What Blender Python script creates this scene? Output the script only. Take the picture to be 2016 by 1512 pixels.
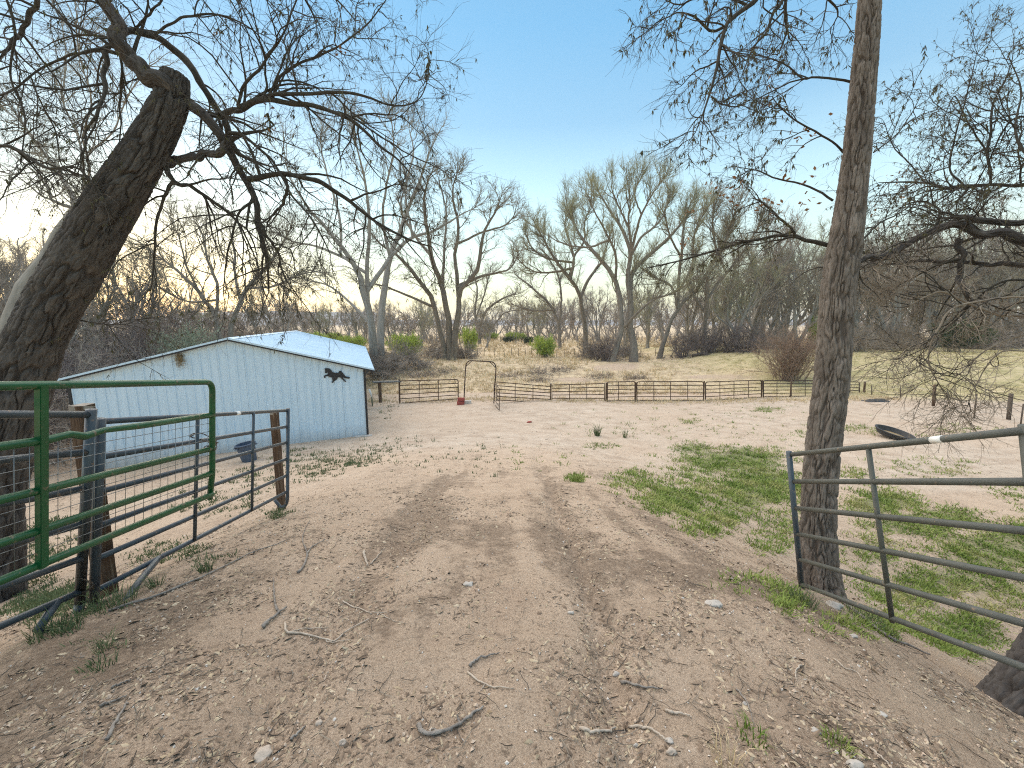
import bpy, bmesh, math, random
import numpy as np
from mathutils import Vector
random.seed(7); rng = np.random.default_rng(11)
sc = bpy.context.scene
C = sc.collection
for o in list(bpy.data.objects): bpy.data.objects.remove(o)

# ------------------------------------------------------------------ camera, sky, sun, exposure
F, PITCH, EYE = 790.0, math.radians(8.5), 1.65
cam = bpy.data.cameras.new('camera'); camo = bpy.data.objects.new('camera', cam); C.objects.link(camo)
camo.location = (0, 0, EYE); camo.rotation_euler = (math.radians(90) - PITCH, 0, 0)
cam.sensor_width = 36; cam.lens = F / 2016 * 36; cam.clip_end = 6000; cam.clip_start = .05
sc.camera = camo
SUN_AZ = math.radians(-42)        # azimuth left of straight ahead
w = bpy.data.worlds.new('World'); sc.world = w; w.use_nodes = True
nt = w.node_tree; nt.nodes.clear()
sky = nt.nodes.new('ShaderNodeTexSky'); sky.sky_type = 'NISHITA'; sky.sun_disc = False
sky.sun_elevation = math.radians(5); sky.sun_rotation = SUN_AZ; sky.altitude = 1500
sky.air_density = 1.0; sky.dust_density = 1.2; sky.ozone_density = 2.0
bg = nt.nodes.new('ShaderNodeBackground'); bg.inputs['Strength'].default_value = .15
wo = nt.nodes.new('ShaderNodeOutputWorld')
# clear-sky tint plus the pale band of dusty air that lies along the whole horizon
def wnode(t, **k):
    n_ = nt.nodes.new(t)
    for a_, v_ in k.items(): setattr(n_, a_, v_)
    return n_
tcw = wnode('ShaderNodeTexCoord'); sep = wnode('ShaderNodeSeparateXYZ'); nt.links.new(tcw.outputs['Generated'], sep.inputs[0])
rampw = wnode('ShaderNodeValToRGB'); el = rampw.color_ramp.elements
K_ = 1 / (.15 * 2 ** 1.15) / 4
stops = [(0, (.80, .70, .40)), (.05, (.80, .75, .46)), (.12, (.75, .80, .62)), (.24, (.60, .85, .93)), (.41, (.24, .48, .72)), (.55, (.15, .42, .72)), (1, (.12, .30, .55))]
el[0].position, el[1].position = 0, 1
el[0].color = (*[c * K_ for c in stops[0][1]], 1); el[1].color = (*[c * K_ for c in stops[-1][1]], 1)
for p_, c_ in stops[1:-1]: q_ = el.new(p_); q_.color = (*[c * K_ for c in c_], 1)
nt.links.new(sep.outputs[2], rampw.inputs[0])
tint = wnode('ShaderNodeVectorMath', operation='MULTIPLY'); tint.inputs[1].default_value = (.60, .52, .40); nt.links.new(sky.outputs[0], tint.inputs[0])
glow = wnode('ShaderNodeVectorMath', operation='SCALE'); nt.links.new(rampw.outputs[0], glow.inputs[0]); glow.inputs['Scale'].default_value = 4
add_ = wnode('ShaderNodeVectorMath', operation='ADD'); nt.links.new(tint.outputs[0], add_.inputs[0]); nt.links.new(glow.outputs[0], add_.inputs[1])
nt.links.new(add_.outputs[0], bg.inputs[0]); nt.links.new(bg.outputs[0], wo.inputs[0])
sl = bpy.data.lights.new('sun', 'SUN'); sl.energy = 2.5; sl.angle = math.radians(110); sl.color = (1, .85, .70)
slo = bpy.data.objects.new('sun', sl); C.objects.link(slo)
slo.rotation_euler = Vector((-.38, .40, .85)).to_track_quat('Z', 'Y').to_euler(); slo.location = (0, 0, 30)
sc.view_settings.view_transform = 'Standard'; sc.view_settings.look = 'None'
sc.view_settings.exposure = 1.15; sc.view_settings.gamma = 1.0; sc.view_settings.use_curve_mapping = False
sc.render.engine = 'CYCLES'; sc.cycles.max_bounces = 6; sc.cycles.diffuse_bounces = 3
sc.cycles.use_denoising = False; sc.cycles.filter_width = 1.1; sc.cycles.use_adaptive_sampling = False

# ------------------------------------------------------------------ geometry of the place
CP, SP = math.cos(PITCH), math.sin(PITCH)
def at(px, py, Y):
    """point of the plane y=Y on the sight line measured in the photograph"""
    a, b = (px - 1008) / F, (756 - py) / F
    dy, dz = b * SP + CP, b * CP - SP
    t = Y / dy
    return Vector((a * t, Y, EYE + dz * t))
def offaxis(px, py):
    """a wide lens stretches things near its corners; radii measured there shrink by this"""
    return F / math.sqrt(F * F + (px - 1008) ** 2 + (py - 756) ** 2)
def depth(Y, z): return Y * CP - (z - EYE) * SP
def project(x, y, z):
    d = y * CP - (z - EYE) * SP; u = y * SP + (z - EYE) * CP
    d = np.where(np.abs(d) < 1e-3, 1e-3, d)
    return np.where(d > 0, 1008 + F * x / d, -9999), np.where(d > 0, 756 - F * u / d, -9999)

def _hash(i, j, k, s):
    h = (i * 374761393 + j * 668265263 + k * 2147483647 + s * 974634777) & 0xffffffff
    h = ((h ^ (h >> 13)) * 1274126177) & 0xffffffff
    h = (h ^ (h >> 16)) & 0xffffffff
    return h / 2147483647.5 - 1
def vnoise(x, y, z=None, s=0):
    x = np.asarray(x, float); y = np.asarray(y, float)
    z = np.zeros_like(x) if z is None else np.asarray(z, float)
    i, j, k = (np.floor(v).astype(np.int64) for v in (x, y, z))
    u, v, q = x - i, y - j, z - k
    u, v, q = (t * t * (3 - 2 * t) for t in (u, v, q))
    r = 0
    for a in (0, 1):
        for b in (0, 1):
            for c in (0, 1):
                r = r + _hash(i + a, j + b, k + c, s) * (u if a else 1 - u) * (v if b else 1 - v) * (q if c else 1 - q)
    return r
def fbm(x, y, s=0, o=4):
    r, a = 0, 1
    for k in range(o):
        r = r + a * vnoise(x * 2 ** k, y * 2 ** k, None, s + k); a *= .5
    return r / 1.6
def sstep(a, b, x):
    t = np.clip((x - a) / (b - a), 0, 1); return t * t * (3 - 2 * t)
_ty = np.linspace(-10, 40, 1001)
_tz = np.interp(_ty, [-10, -2, .8, 2.7, 5.6, 9, 14, 19], [.1, .05, -.02, -.24, -.85, -1.75, -2.85, -3.6])
_tz = np.convolve(np.pad(_tz, 12, 'edge'), np.ones(25) / 25, 'valid')
def softplus(x, s): return s * np.logaddexp(0, x / s)
def H(x, y):
    x = np.asarray(x, float); y = np.asarray(y, float)
    crown = np.interp(y, _ty, _tz)
    drop = .36 * softplus(-x - 2.75, .3) + .44 * softplus(x - 1.75, .35)
    drop = drop * (1 - .5 * sstep(4.5, 10, y))
    ramp = crown - drop
    fl = -3.0 + .9 * sstep(27, 37, y) + .05 * fbm(x * .2, y * .2, 5)
    fl = fl + .28 * np.clip(fbm(x * .35, y * .5, 9), -.2, 1) * sstep(25.5, 28, y) * (1 - sstep(34, 38, y))
    fl = fl + 1.05 * sstep(25.5, 35, y) * sstep(14, 24, x) * (1 - sstep(45, 70, y))
    fl = fl - .25 * sstep(-8, -14, x) * (1 - sstep(20, 30, y))
    k = .22 + .3 * sstep(4, 10, y)
    z = k * np.logaddexp(ramp / k, fl / k) - .0 * k
    near = np.exp(-(y / 14) ** 2)
    z = z + .022 * fbm(x * 1.7, y * 1.7, 21) * (near + .3) + .009 * fbm(x * 8, y * 8, 31, 3) * near
    rr = .43 + .03 * y + .05 * vnoise(y * .9, y * 0, None, 3); rl = -1.02 - .03 * y + .06 * vnoise(y * .8, y * 0, None, 4)
    on = 1 - sstep(10, 20, y)
    z = z - (.045 * np.exp(-((x - rr) / .085) ** 2) + .035 * np.exp(-((x - rl) / .16) ** 2)) * on
    z = z + .02 * np.exp(-((x - rr + .35) / .2) ** 2) * on
    return z
def Hs(x, y): return float(H(np.array([x]), np.array([y]))[0])
def on_ground(px, py):
    a, b = (px - 1008) / F, (756 - py) / F
    dy, dz = b * SP + CP, b * CP - SP
    Y = np.geomspace(.6, 600, 2500); t = Y / dy
    z = EYE + dz * t; h = H(a * t, Y)
    i = int(np.argmax(z < h)) if (z < h).any() else len(Y) - 1
    return Vector((a * t[i], Y[i], h[i]))

# ------------------------------------------------------------------ object helpers
OFF = {}
def thing(name, label, cat, loc=(0, 0, 0), group=None):
    o = bpy.data.objects.new(name, None); C.objects.link(o); o.location = loc; o.empty_display_size = .2
    o['label'] = label; o['category'] = cat
    if group: o['group'] = group
    OFF[o.name] = Vector(loc); return o
def tag(o, label=None, cat=None, group=None, kind=None):
    if label: o['label'] = label
    if cat: o['category'] = cat
    if group: o['group'] = group
    if kind: o['kind'] = kind
    return o
def mesh_obj(name, V, Fa, mat, parent=None, smooth=True, attrs=None, kind=None, origin=None):
    V = np.asarray(V, dtype=np.float32).reshape(-1, 3)
    off = OFF[parent.name] if parent is not None else (Vector(origin) if origin is not None else Vector((0, 0, 0)))
    V = V - np.array(off, dtype=np.float32)
    me = bpy.data.meshes.new(name)
    if isinstance(Fa, np.ndarray):
        n, k = Fa.shape
        me.vertices.add(len(V)); me.vertices.foreach_set('co', V.ravel())
        me.loops.add(n * k); me.loops.foreach_set('vertex_index', Fa.astype(np.int32).ravel())
        me.polygons.add(n); me.polygons.foreach_set('loop_start', np.arange(0, n * k, k, dtype=np.int32))
        me.update(calc_edges=True)
    else:
        me.from_pydata([tuple(map(float, v)) for v in V], [], [tuple(map(int, f)) for f in Fa]); me.update()
    me.polygons.foreach_set('use_smooth', np.full(len(me.polygons), smooth))
    for nm, arr in (attrs or {}).items():
        arr = np.asarray(arr, np.float32)
        if arr.ndim == 1:
            me.attributes.new(nm, 'FLOAT', 'POINT').data.foreach_set('value', arr)
        else:
            me.attributes.new(nm, 'FLOAT_VECTOR', 'POINT').data.foreach_set('vector', arr.ravel())
    if mat is not None: me.materials.append(mat)
    o = bpy.data.objects.new(name, me); C.objects.link(o)
    if parent is not None:
        o.parent = parent; OFF[o.name] = OFF[parent.name]
    else:
        o.location = off; OFF[o.name] = off
    if kind: o['kind'] = kind
    return o
def smooth_by_angle(o, deg=35):
    o.data.shade_smooth() if hasattr(o.data, 'shade_smooth') else None
    try: o.data.set_sharp_from_angle(angle=math.radians(deg))
    except Exception: pass

class Tubes:
    """collects tapered tubes; batches of equal length polylines are done at once"""
    def __init__(s): s.V, s.F, s.A, s.n = [], [], [], 0
    def batch(s, P, R, k=3, cap=False):
        P = np.asarray(P, float); R = np.asarray(R, float)
        B, M, _ = P.shape
        T = np.gradient(P, axis=1); T /= np.linalg.norm(T, axis=2, keepdims=True) + 1e-9
        mean = P[:, -1] - P[:, 0]
        ref = np.zeros((B, 3)); ref[np.arange(B), np.argmin(np.abs(mean), axis=1)] = 1
        U = np.cross(T, ref[:, None, :]); U /= np.linalg.norm(U, axis=2, keepdims=True) + 1e-9
        W = np.cross(T, U)
        th = np.arange(k) * 2 * np.pi / k
        ring = (U[:, :, None, :] * np.cos(th)[None, None, :, None] + W[:, :, None, :] * np.sin(th)[None, None, :, None])
        V = P[:, :, None, :] + ring * R[:, :, None, None]
        L = np.concatenate([np.zeros((B, 1)), np.cumsum(np.linalg.norm(np.diff(P, axis=1), axis=2), axis=1)], axis=1)
        A = np.stack(np.broadcast_arrays(np.cos(th)[None, None, :] * R[:, :1, None], np.sin(th)[None, None, :] * R[:, :1, None], L[:, :, None] + np.arange(B)[:, None, None] * .37), axis=-1)
        s.V.append(V.reshape(-1, 3)); s.A.append(A.reshape(-1, 3))
        b = np.arange(B)[:, None, None] * (M * k); m = np.arange(M - 1)[None, :, None] * k; j = np.arange(k)[None, None, :]
        i0 = b + m + j; i1 = b + m + (j + 1) % k
        Fq = np.stack([i0, i1, i1 + k, i0 + k], axis=-1).reshape(-1, 4) + s.n
        s.F.append(Fq)
        if cap and k == 4: pass
        s.n += B * M * k
    def line(s, pts, rad, k=8):
        P = np.array([tuple(p) for p in pts], float)[None]
        R = np.full((1, P.shape[1]), rad) if np.isscalar(rad) else np.array(rad, float)[None]
        # closed ends: pinch
        d0 = P[0, 0] - P[0, 1]; d0 /= np.linalg.norm(d0); d1 = P[0, -1] - P[0, -2]; d1 /= np.linalg.norm(d1)
        P = np.concatenate([P[:, :1] + d0 * 1e-4, P, P[:, -1:] + d1 * 1e-4], axis=1)
        R = np.concatenate([R[:, :1] * .02, R, R[:, -1:] * .02], axis=1)
        s.batch(P, R, k)
    def build(s, name, mat, parent=None, **kw):
        return mesh_obj(name, np.concatenate(s.V), np.concatenate(s.F), mat, parent, attrs={'bark': np.concatenate(s.A)}, **kw)
def tube(name, pts, rad, mat, parent=None, k=8, **kw):
    t = Tubes(); t.line(pts, rad, k); return t.build(name, mat, parent, **kw)
def box_geo(c, ax, ay, az):
    """box from centre and three half-axis vectors"""
    c, ax, ay, az = map(lambda v: np.array(v, float), (c, ax, ay, az))
    V = [c + a * ax + b * ay + d * az for a in (-1, 1) for b in (-1, 1) for d in (-1, 1)]
    Fq = [(0, 1, 3, 2), (4, 6, 7, 5), (0, 4, 5, 1), (2, 3, 7, 6), (0, 2, 6, 4), (1, 5, 7, 3)]
    return V, Fq
def box(name, c, ax, ay, az, mat, parent=None, bev=0, **kw):
    V, Fq = box_geo(c, ax, ay, az)
    o = mesh_obj(name, V, Fq, mat, parent, smooth=False, **kw)
    if bev:
        bm = bmesh.new(); bm.from_mesh(o.data)
        bmesh.ops.bevel(bm, geom=list(bm.edges), offset=bev, segments=2, affect='EDGES'); bm.to_mesh(o.data); bm.free()
    return o
def catmull(pts, n):
    P = np.array([tuple(p) for p in pts], float)
    if len(P) == 2: return P[0] + (P[1] - P[0]) * np.linspace(0, 1, n)[:, None]
    Q = np.concatenate([2 * P[:1] - P[1:2], P, 2 * P[-1:] - P[-2:-1]])
    out = []
    for t in np.linspace(0, len(P) - 1 - 1e-6, n):
        i = int(t); u = t - i; a, b, c, d = Q[i:i + 4]
        out.append(.5 * ((2 * b) + (-a + c) * u + (2 * a - 5 * b + 4 * c - d) * u * u + (-a + 3 * b - 3 * c + d) * u ** 3))
    return np.array(out)

# ------------------------------------------------------------------ materials
def mat(name, base, rough=.8, metal=0, var=None, scale=5, detail=6, bump=0, bscale=None, coord='Object', stretch=None, spec=.3, two=False, trans=0, spots=None):
    m = bpy.data.materials.new(name); m.use_nodes = True; t = m.node_tree; N = t.nodes; Lk = t.links
    b = N['Principled BSDF']; b.inputs['Base Color'].default_value = (*base, 1); b.inputs['Roughness'].default_value = rough
    b.inputs['Metallic'].default_value = metal; b.inputs['Specular IOR Level'].default_value = spec
    if coord == 'bark':
        tc = N.new('ShaderNodeAttribute'); tc.attribute_name = 'bark'; co = tc.outputs['Vector']
    elif coord == 'World':
        tc = N.new('ShaderNodeNewGeometry'); co = tc.outputs['Position']
    else:
        tc = N.new('ShaderNodeTexCoord'); co = tc.outputs[coord]
    if stretch:
        mp = N.new('ShaderNodeMapping'); mp.inputs['Scale'].default_value = stretch; Lk.new(co, mp.inputs[0]); co = mp.outputs[0]
    nz = N.new('ShaderNodeTexNoise'); nz.inputs['Scale'].default_value = scale; nz.inputs['Detail'].default_value = detail; nz.inputs['Roughness'].default_value = .6
    Lk.new(co, nz.inputs['Vector'])
    if var:
        cr = N.new('ShaderNodeValToRGB'); e = cr.color_ramp.elements
        e[0].position, e[1].position = .32, .68; e[0].color = (*base, 1); e[1].color = (*var[-1], 1)
        if len(var) > 1:
            for i, c in enumerate(var[:-1]):
                q = e.new(.32 + .36 * (i + 1) / len(var)); q.color = (*c, 1)
        Lk.new(nz.outputs[0], cr.inputs[0]); col = cr.outputs[0]
        if spots:
            n2 = N.new('ShaderNodeTexNoise'); n2.inputs['Scale'].default_value = spots[1]; n2.inputs['Detail'].default_value = 5; Lk.new(co, n2.inputs['Vector'])
            mr = N.new('ShaderNodeMapRange'); mr.inputs[1].default_value = spots[2]; mr.inputs[2].default_value = spots[2] + .08; Lk.new(n2.outputs[0], mr.inputs[0])
            mx = N.new('ShaderNodeMix'); mx.data_type = 'RGBA'; Lk.new(mr.outputs[0], mx.inputs[0]); Lk.new(col, mx.inputs[6]); mx.inputs[7].default_value = (*spots[0], 1); col = mx.outputs[2]
        Lk.new(col, b.inputs['Base Color'])
    if bump:
        nb = N.new('ShaderNodeTexNoise'); nb.inputs['Scale'].default_value = bscale or scale * 3; nb.inputs['Detail'].default_value = 8; Lk.new(co, nb.inputs['Vector'])
        bp = N.new('ShaderNodeBump'); bp.inputs['Strength'].default_value = min(1, bump); bp.inputs['Distance'].default_value = .01 * max(1, bump)
        Lk.new(nb.outputs[0], bp.inputs['Height']); Lk.new(bp.outputs[0], b.inputs['Normal'])
    return m
M = {}
M['bark'] = mat('cottonwood_bark', (.045, .04, .037), .9, var=[(.075, .067, .061), (.12, .108, .098)], scale=14, stretch=(1, 1, .25), bump=1.5, bscale=50, coord='bark')
M['bark_right'] = mat('grey_bark', (.11, .092, .078), .9, var=[(.17, .145, .123), (.24, .205, .178)], scale=14, stretch=(1, 1, .25), bump=1.5, bscale=50, coord='bark')
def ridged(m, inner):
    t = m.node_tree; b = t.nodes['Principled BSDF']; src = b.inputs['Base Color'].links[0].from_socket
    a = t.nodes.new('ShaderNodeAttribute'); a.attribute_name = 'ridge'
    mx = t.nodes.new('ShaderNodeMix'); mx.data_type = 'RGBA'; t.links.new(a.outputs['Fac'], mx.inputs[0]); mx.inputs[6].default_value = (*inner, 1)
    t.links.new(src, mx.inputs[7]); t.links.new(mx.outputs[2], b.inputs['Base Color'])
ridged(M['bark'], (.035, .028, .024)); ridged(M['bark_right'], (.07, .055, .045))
M['limb'] = mat('limb_bark', (.03, .028, .022), .9, var=[(.065, .056, .044)], scale=20, coord='bark')
M['twig_dark'] = mat('dark_twig', (.045, .038, .032), .85, var=[(.10, .083, .066)], scale=3)
M['twig_pale'] = mat('pale_twig', (.27, .23, .18), .85, var=[(.16, .13, .1)], scale=3)
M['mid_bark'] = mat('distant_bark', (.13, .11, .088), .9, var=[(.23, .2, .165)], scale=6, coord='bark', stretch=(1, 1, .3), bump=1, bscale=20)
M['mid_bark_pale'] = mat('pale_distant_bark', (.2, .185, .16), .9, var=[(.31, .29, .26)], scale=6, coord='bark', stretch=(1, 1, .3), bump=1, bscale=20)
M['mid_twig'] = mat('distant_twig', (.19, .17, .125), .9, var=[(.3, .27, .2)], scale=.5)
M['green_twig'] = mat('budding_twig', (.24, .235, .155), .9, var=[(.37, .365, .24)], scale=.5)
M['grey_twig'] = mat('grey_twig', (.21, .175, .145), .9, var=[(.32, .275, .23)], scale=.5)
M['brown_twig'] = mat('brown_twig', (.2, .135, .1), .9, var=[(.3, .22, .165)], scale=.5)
M['catkin'] = mat('catkin', (.06, .06, .03), .9, var=[(.12, .11, .05)], scale=9)
M['deadleaf'] = mat('dead_leaf', (.2, .09, .04), .8, var=[(.3, .17, .08)], scale=9)
# ------------------------------------------------------------------ ground sheet
GREEN = [  # photo spots with green grass, (px, py, rx, ry, density)
 (1420, 950, 150, 62, .62), (1530, 1010, 60, 80, .5), (1890, 1120, 190, 110, .5),
 (1450, 905, 130, 28, 1.0), (1370, 885, 60, 14, .8), (1500, 960, 110, 50, 1.0), (1330, 985, 75, 35, .95), (1430, 1010, 70, 35, .7), (1390, 1040, 60, 18, .45),
 (1250, 950, 60, 22, .55), (1137, 942, 18, 12, .9), (1520, 1060, 55, 40, .5), (1480, 1150, 70, 25, .45), (1545, 1180, 40, 35, .6),
 (1740, 990, 90, 28, .95), (1830, 1030, 130, 38, .95), (1960, 1080, 130, 60, .9), (1720, 1080, 90, 40, .6), (1850, 1150, 160, 50, .8), (1900, 1240, 100, 50, .85), (1760, 1230, 60, 22, .35),
 (1700, 1230, 110, 28, .5), (1990, 970, 60, 20, .4), (1960, 1180, 120, 60, .7), (1680, 930, 50, 16, .4), (1830, 920, 120, 22, .22), (2100, 1080, 150, 90, .7),
 (1503, 806, 34, 8, .8), (1690, 845, 55, 12, .3), (1357, 829, 26, 6, .6), (1420, 842, 14, 5, .5), (1580, 856, 12, 6, .6), (1900, 850, 90, 14, .3), (1400, 840, 300, 45, .05),
 (640, 905, 130, 20, .38), (590, 925, 90, 22, .3), (500, 945, 90, 22, .22), (430, 990, 100, 30, .2), (740, 885, 60, 12, .25), (100, 1180, 110, 50, .6), (60, 1080, 90, 40, .45), (120, 1040, 70, 25, .4),
 (200, 1270, 60, 18, .2), (110, 1240, 45, 16, .6), (230, 1195, 28, 16, .6), (490, 930, 30, 12, .35), (330, 1090, 90, 30, .15), (550, 1012, 20, 9, .4), (500, 972, 12, 7, .5), (440, 1100, 30, 12, .3), (400, 1120, 25, 20, .4),
 (900, 900, 260, 35, .035), (1180, 880, 40, 8, .25), (800, 870, 80, 12, .07), (740, 770, 22, 16, .5), (760, 800, 25, 25, .2)]
GA = np.array(GREEN, float)
def green_mask(x, y, z):
    px, py = project(x, y, z)
    nn = fbm(x * 1.3, y * 1.3, 77, 3)
    m = np.zeros_like(px)
    for a in GA:
        d = ((px - a[0]) / a[2]) ** 2 + ((py - a[1]) / a[3]) ** 2
        m = np.maximum(m, a[4] * (1 - sstep(.35, 1.25, np.sqrt(d) - .35 * nn)))
    return m
def make_ground():
    ys = np.concatenate([np.linspace(-14, .4, 30), np.geomspace(.45, 36, 310)[0:], np.geomspace(37, 300, 30), np.geomspace(320, 2600, 20)])
    u = np.linspace(-1, 1, 290); ua = np.sign(u) * np.abs(u) ** 1.0
    yy, uu = np.meshgrid(ys, ua, indexing='ij')
    ex = sstep(.9, 1, np.abs(uu)) * np.sign(uu)
    xx = uu * (1.55 * np.maximum(yy, 0) + 3.0) + ex * (25 + .8 * np.maximum(yy, 0))
    zz = H(xx, yy)
    n, m_ = xx.shape
    i = np.arange(n - 1)[:, None] * m_ + np.arange(m_ - 1)[None, :]
    Fq = np.stack([i, i + 1, i + m_ + 1, i + m_], axis=-1).reshape(-1, 4)
    x, y, z = xx.ravel(), yy.ravel(), zz.ravel()
    g = green_mask(x, y, z)
    n1 = fbm(x * .25, y * .35, 41)
    straw = sstep(25.3, 28.5, y + 1.5 * n1) * 1.0
    px, py = project(x, y, z)
    sandpatch = np.zeros_like(x)
    for a in [(1220, 722, 70, 11), (1420, 742, 90, 6), (1960, 740, 80, 18), (1130, 748, 60, 8)]:
        sandpatch = np.maximum(sandpatch, 1 - sstep(.4, 1.1, np.sqrt(((px - a[0]) / a[2]) ** 2 + ((py - a[1]) / a[3]) ** 2) + .3 * n1))
    straw = straw * (1 - .85 * sandpatch)
    olive = sstep(14, 22, x + 3 * n1) * sstep(24, 27, y - .35 * (x - 20) * -.4) * (1 - sstep(60, 90, y))
    rr = .43 + .03 * y; rl = -1.02 - .03 * y
    lit = .44 + .7 * fbm(x * 1.3, y * 1.3, 55, 5) * (1 - .6 * sstep(3, 6, y))
    wob = .10 * fbm(x * 1.5, y * 1.5, 88, 3)
    rutn = np.exp(-((x + wob - rr - .05) / .13) ** 2) * .62 * np.clip(.7 + fbm(x * .8, y * .8, 89, 3), 0, 1.2) * (1 - sstep(7, 12, y)) + np.exp(-((x + 2 * wob - rl) / .3) ** 2) * .45 * (1 - sstep(6, 12, y))
    lit = lit + rutn + .25 * np.exp(-((x - 1.6) / .9) ** 2) * (1 - sstep(3, 6, y)) + .25 * np.exp(-((x + 2.0) / .8) ** 2) * (1 - sstep(2, 5, y))
    lit = lit - .15 * np.exp(-((x - rr + .4) / .3) ** 2) * (y < 6) - .12 * sstep(8, 14, y) * (y < 26)
    lit = lit + .55 * fbm(x * 5 + y * .15, y * .45, 97, 3) * (1 - sstep(9, 15, y)) * (1 - sstep(1.6, 2.6, np.abs(x - .1)))
    lit = np.clip(lit, 0, 1)
    pale = sstep(5, 16, y + 3 * n1) * (1 - sstep(24, 27, y)) * np.clip(.75 + .5 * n1, 0, 1) * sstep(-13, -8, x)
    V = np.stack([x, y, z], 1)
    return mesh_obj('ground', V, Fq, M['ground'], attrs={'green': g, 'straw': straw, 'litter': lit, 'pale': pale, 'olive': olive}, kind='structure')
def ground_material():
    m = bpy.data.materials.new('sandy_ground'); m.use_nodes = True; t = m.node_tree; N = t.nodes; Lk = t.links; b = N['Principled BSDF']
    b.inputs['Roughness'].default_value = .95; b.inputs['Specular IOR Level'].default_value = .15
    geo = N.new('ShaderNodeNewGeometry'); pos = geo.outputs['Position']
    def noise(s, d=8, r=.6, st=None):
        q = N.new('ShaderNodeTexNoise'); q.inputs['Scale'].default_value = s; q.inputs['Detail'].default_value = d; q.inputs['Roughness'].default_value = r
        if st:
            mp = N.new('ShaderNodeMapping'); mp.inputs['Scale'].default_value = st; Lk.new(pos, mp.inputs[0]); Lk.new(mp.outputs[0], q.inputs['Vector'])
        else: Lk.new(pos, q.inputs['Vector'])
        return q.outputs[0]
    def attr(n):
        q = N.new('ShaderNodeAttribute'); q.attribute_name = n; return q.outputs['Fac']
    def ramp(f, stops):
        q = N.new('ShaderNodeValToRGB'); e = q.color_ramp.elements
        e[0].position = stops[0][0]; e[0].color = (*stops[0][1], 1); e[1].position = stops[-1][0]; e[1].color = (*stops[-1][1], 1)
        for p, c in stops[1:-1]: k = e.new(p); k.color = (*c, 1)
        Lk.new(f, q.inputs[0]); return q.outputs[0]
    def mix(f, a, c):
        q = N.new('ShaderNodeMix'); q.data_type = 'RGBA'
        (Lk.new(f, q.inputs[0]) if hasattr(f, 'links') else setattr(q.inputs[0], 'default_value', f))
        Lk.new(a, q.inputs[6]); Lk.new(c, q.inputs[7]); return q.outputs[2]
    def math_(op, a, c, clamp=False):
        q = N.new('ShaderNodeMath'); q.operation = op; q.use_clamp = clamp
        for i, v in enumerate((a, c)):
            if hasattr(v, 'links'): Lk.new(v, q.inputs[i])
            else: q.inputs[i].default_value = v
        return q.outputs[0]
    def mrange(f, a, c):
        q = N.new('ShaderNodeMapRange'); q.inputs[1].default_value = a; q.inputs[2].default_value = c; Lk.new(f, q.inputs[0]); return q.outputs[0]
    sand = ramp(noise(2.2, 10, .65), [(.3, (.42, .30, .215)), (.5, (.56, .425, .31)), (.7, (.66, .52, .395))])
    grain = ramp(noise(90, 6, .7), [(.33, (.18, .125, .085)), (.45, (.45, .34, .245)), (.58, (.61, .48, .355)), (.72, (.76, .64, .50))])
    col = mix(.55, sand, grain)
    palec = ramp(noise(1.3, 10, .7, (1, 1.6, 1)), [(.35, (.35, .275, .215)), (.5, (.53, .45, .365)), (.66, (.65, .57, .475))])
    col = mix(math_('MULTIPLY', attr('pale'), .62), col, palec)
    chips = ramp(noise(38, 8, .75), [(.36, (.11, .078, .055)), (.52, (.24, .175, .125)), (.70, (.5, .41, .31))])
    lm = math_('ADD', attr('litter'), math_('MULTIPLY', math_('SUBTRACT', noise(7, 8, .7), .5), 1.8))
    lm = mrange(math_('ADD', lm, math_('MULTIPLY', math_('SUBTRACT', noise(45, 5, .7), .5), 1.2)), .55, .95)
    col = mix(math_('MULTIPLY', lm, .75), col, chips)
    # small dark crumbs of bark and droppings trodden into the dirt, everywhere
    sp1 = mrange(noise(26, 5, .65), .59, .66); sp2 = mrange(noise(9, 7, .75, (1, .7, 1)), .57, .68)
    crumb = ramp(noise(60, 4, .7), [(.35, (.13, .092, .065)), (.65, (.28, .21, .15))])
    col = mix(math_('MULTIPLY', sp1, .75), col, crumb); col = mix(math_('MULTIPLY', sp2, .38), col, crumb)
    strawc = ramp(noise(1.5, 12, .75, (1, 1.5, 1)), [(.33, (.25, .18, .12)), (.45, (.50, .385, .25)), (.58, (.66, .53, .35)), (.7, (.54, .43, .31))])
    col = mix(mrange(math_('ADD', attr('straw'), math_('MULTIPLY', math_('SUBTRACT', noise(3, 6), .5), .9)), .35, .7), col, strawc)
    olivec = ramp(noise(1.2, 10, .7, (.7, 1.6, 1)), [(.35, (.28, .26, .11)), (.48, (.44, .38, .19)), (.62, (.60, .49, .30))])
    col = mix(math_('MULTIPLY', attr('olive'), .85), col, olivec)
    gc = ramp(noise(20, 6, .7), [(.35, (.07, .11, .03)), (.6, (.17, .20, .06))])
    gm = mrange(math_('ADD', attr('green'), math_('MULTIPLY', math_('SUBTRACT', noise(11, 6, .7), .5), 1.4)), .45, 1.0)
    col = mix(math_('MULTIPLY', gm, .8), col, gc)
    Lk.new(col, b.inputs['Base Color'])
    b1 = N.new('ShaderNodeBump'); b1.inputs['Strength'].default_value = 1; b1.inputs['Distance'].default_value = .05; Lk.new(noise(14, 10, .7), b1.inputs['Height'])
    b2 = N.new('ShaderNodeBump'); b2.inputs['Strength'].default_value = 1; b2.inputs['Distance'].default_value = .010; Lk.new(noise(90, 6, .8), b2.inputs['Height']); Lk.new(b1.outputs[0], b2.inputs['Normal'])
    Lk.new(b2.outputs[0], b.inputs['Normal'])
    return m
M['ground'] = ground_material()
make_ground()
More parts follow.
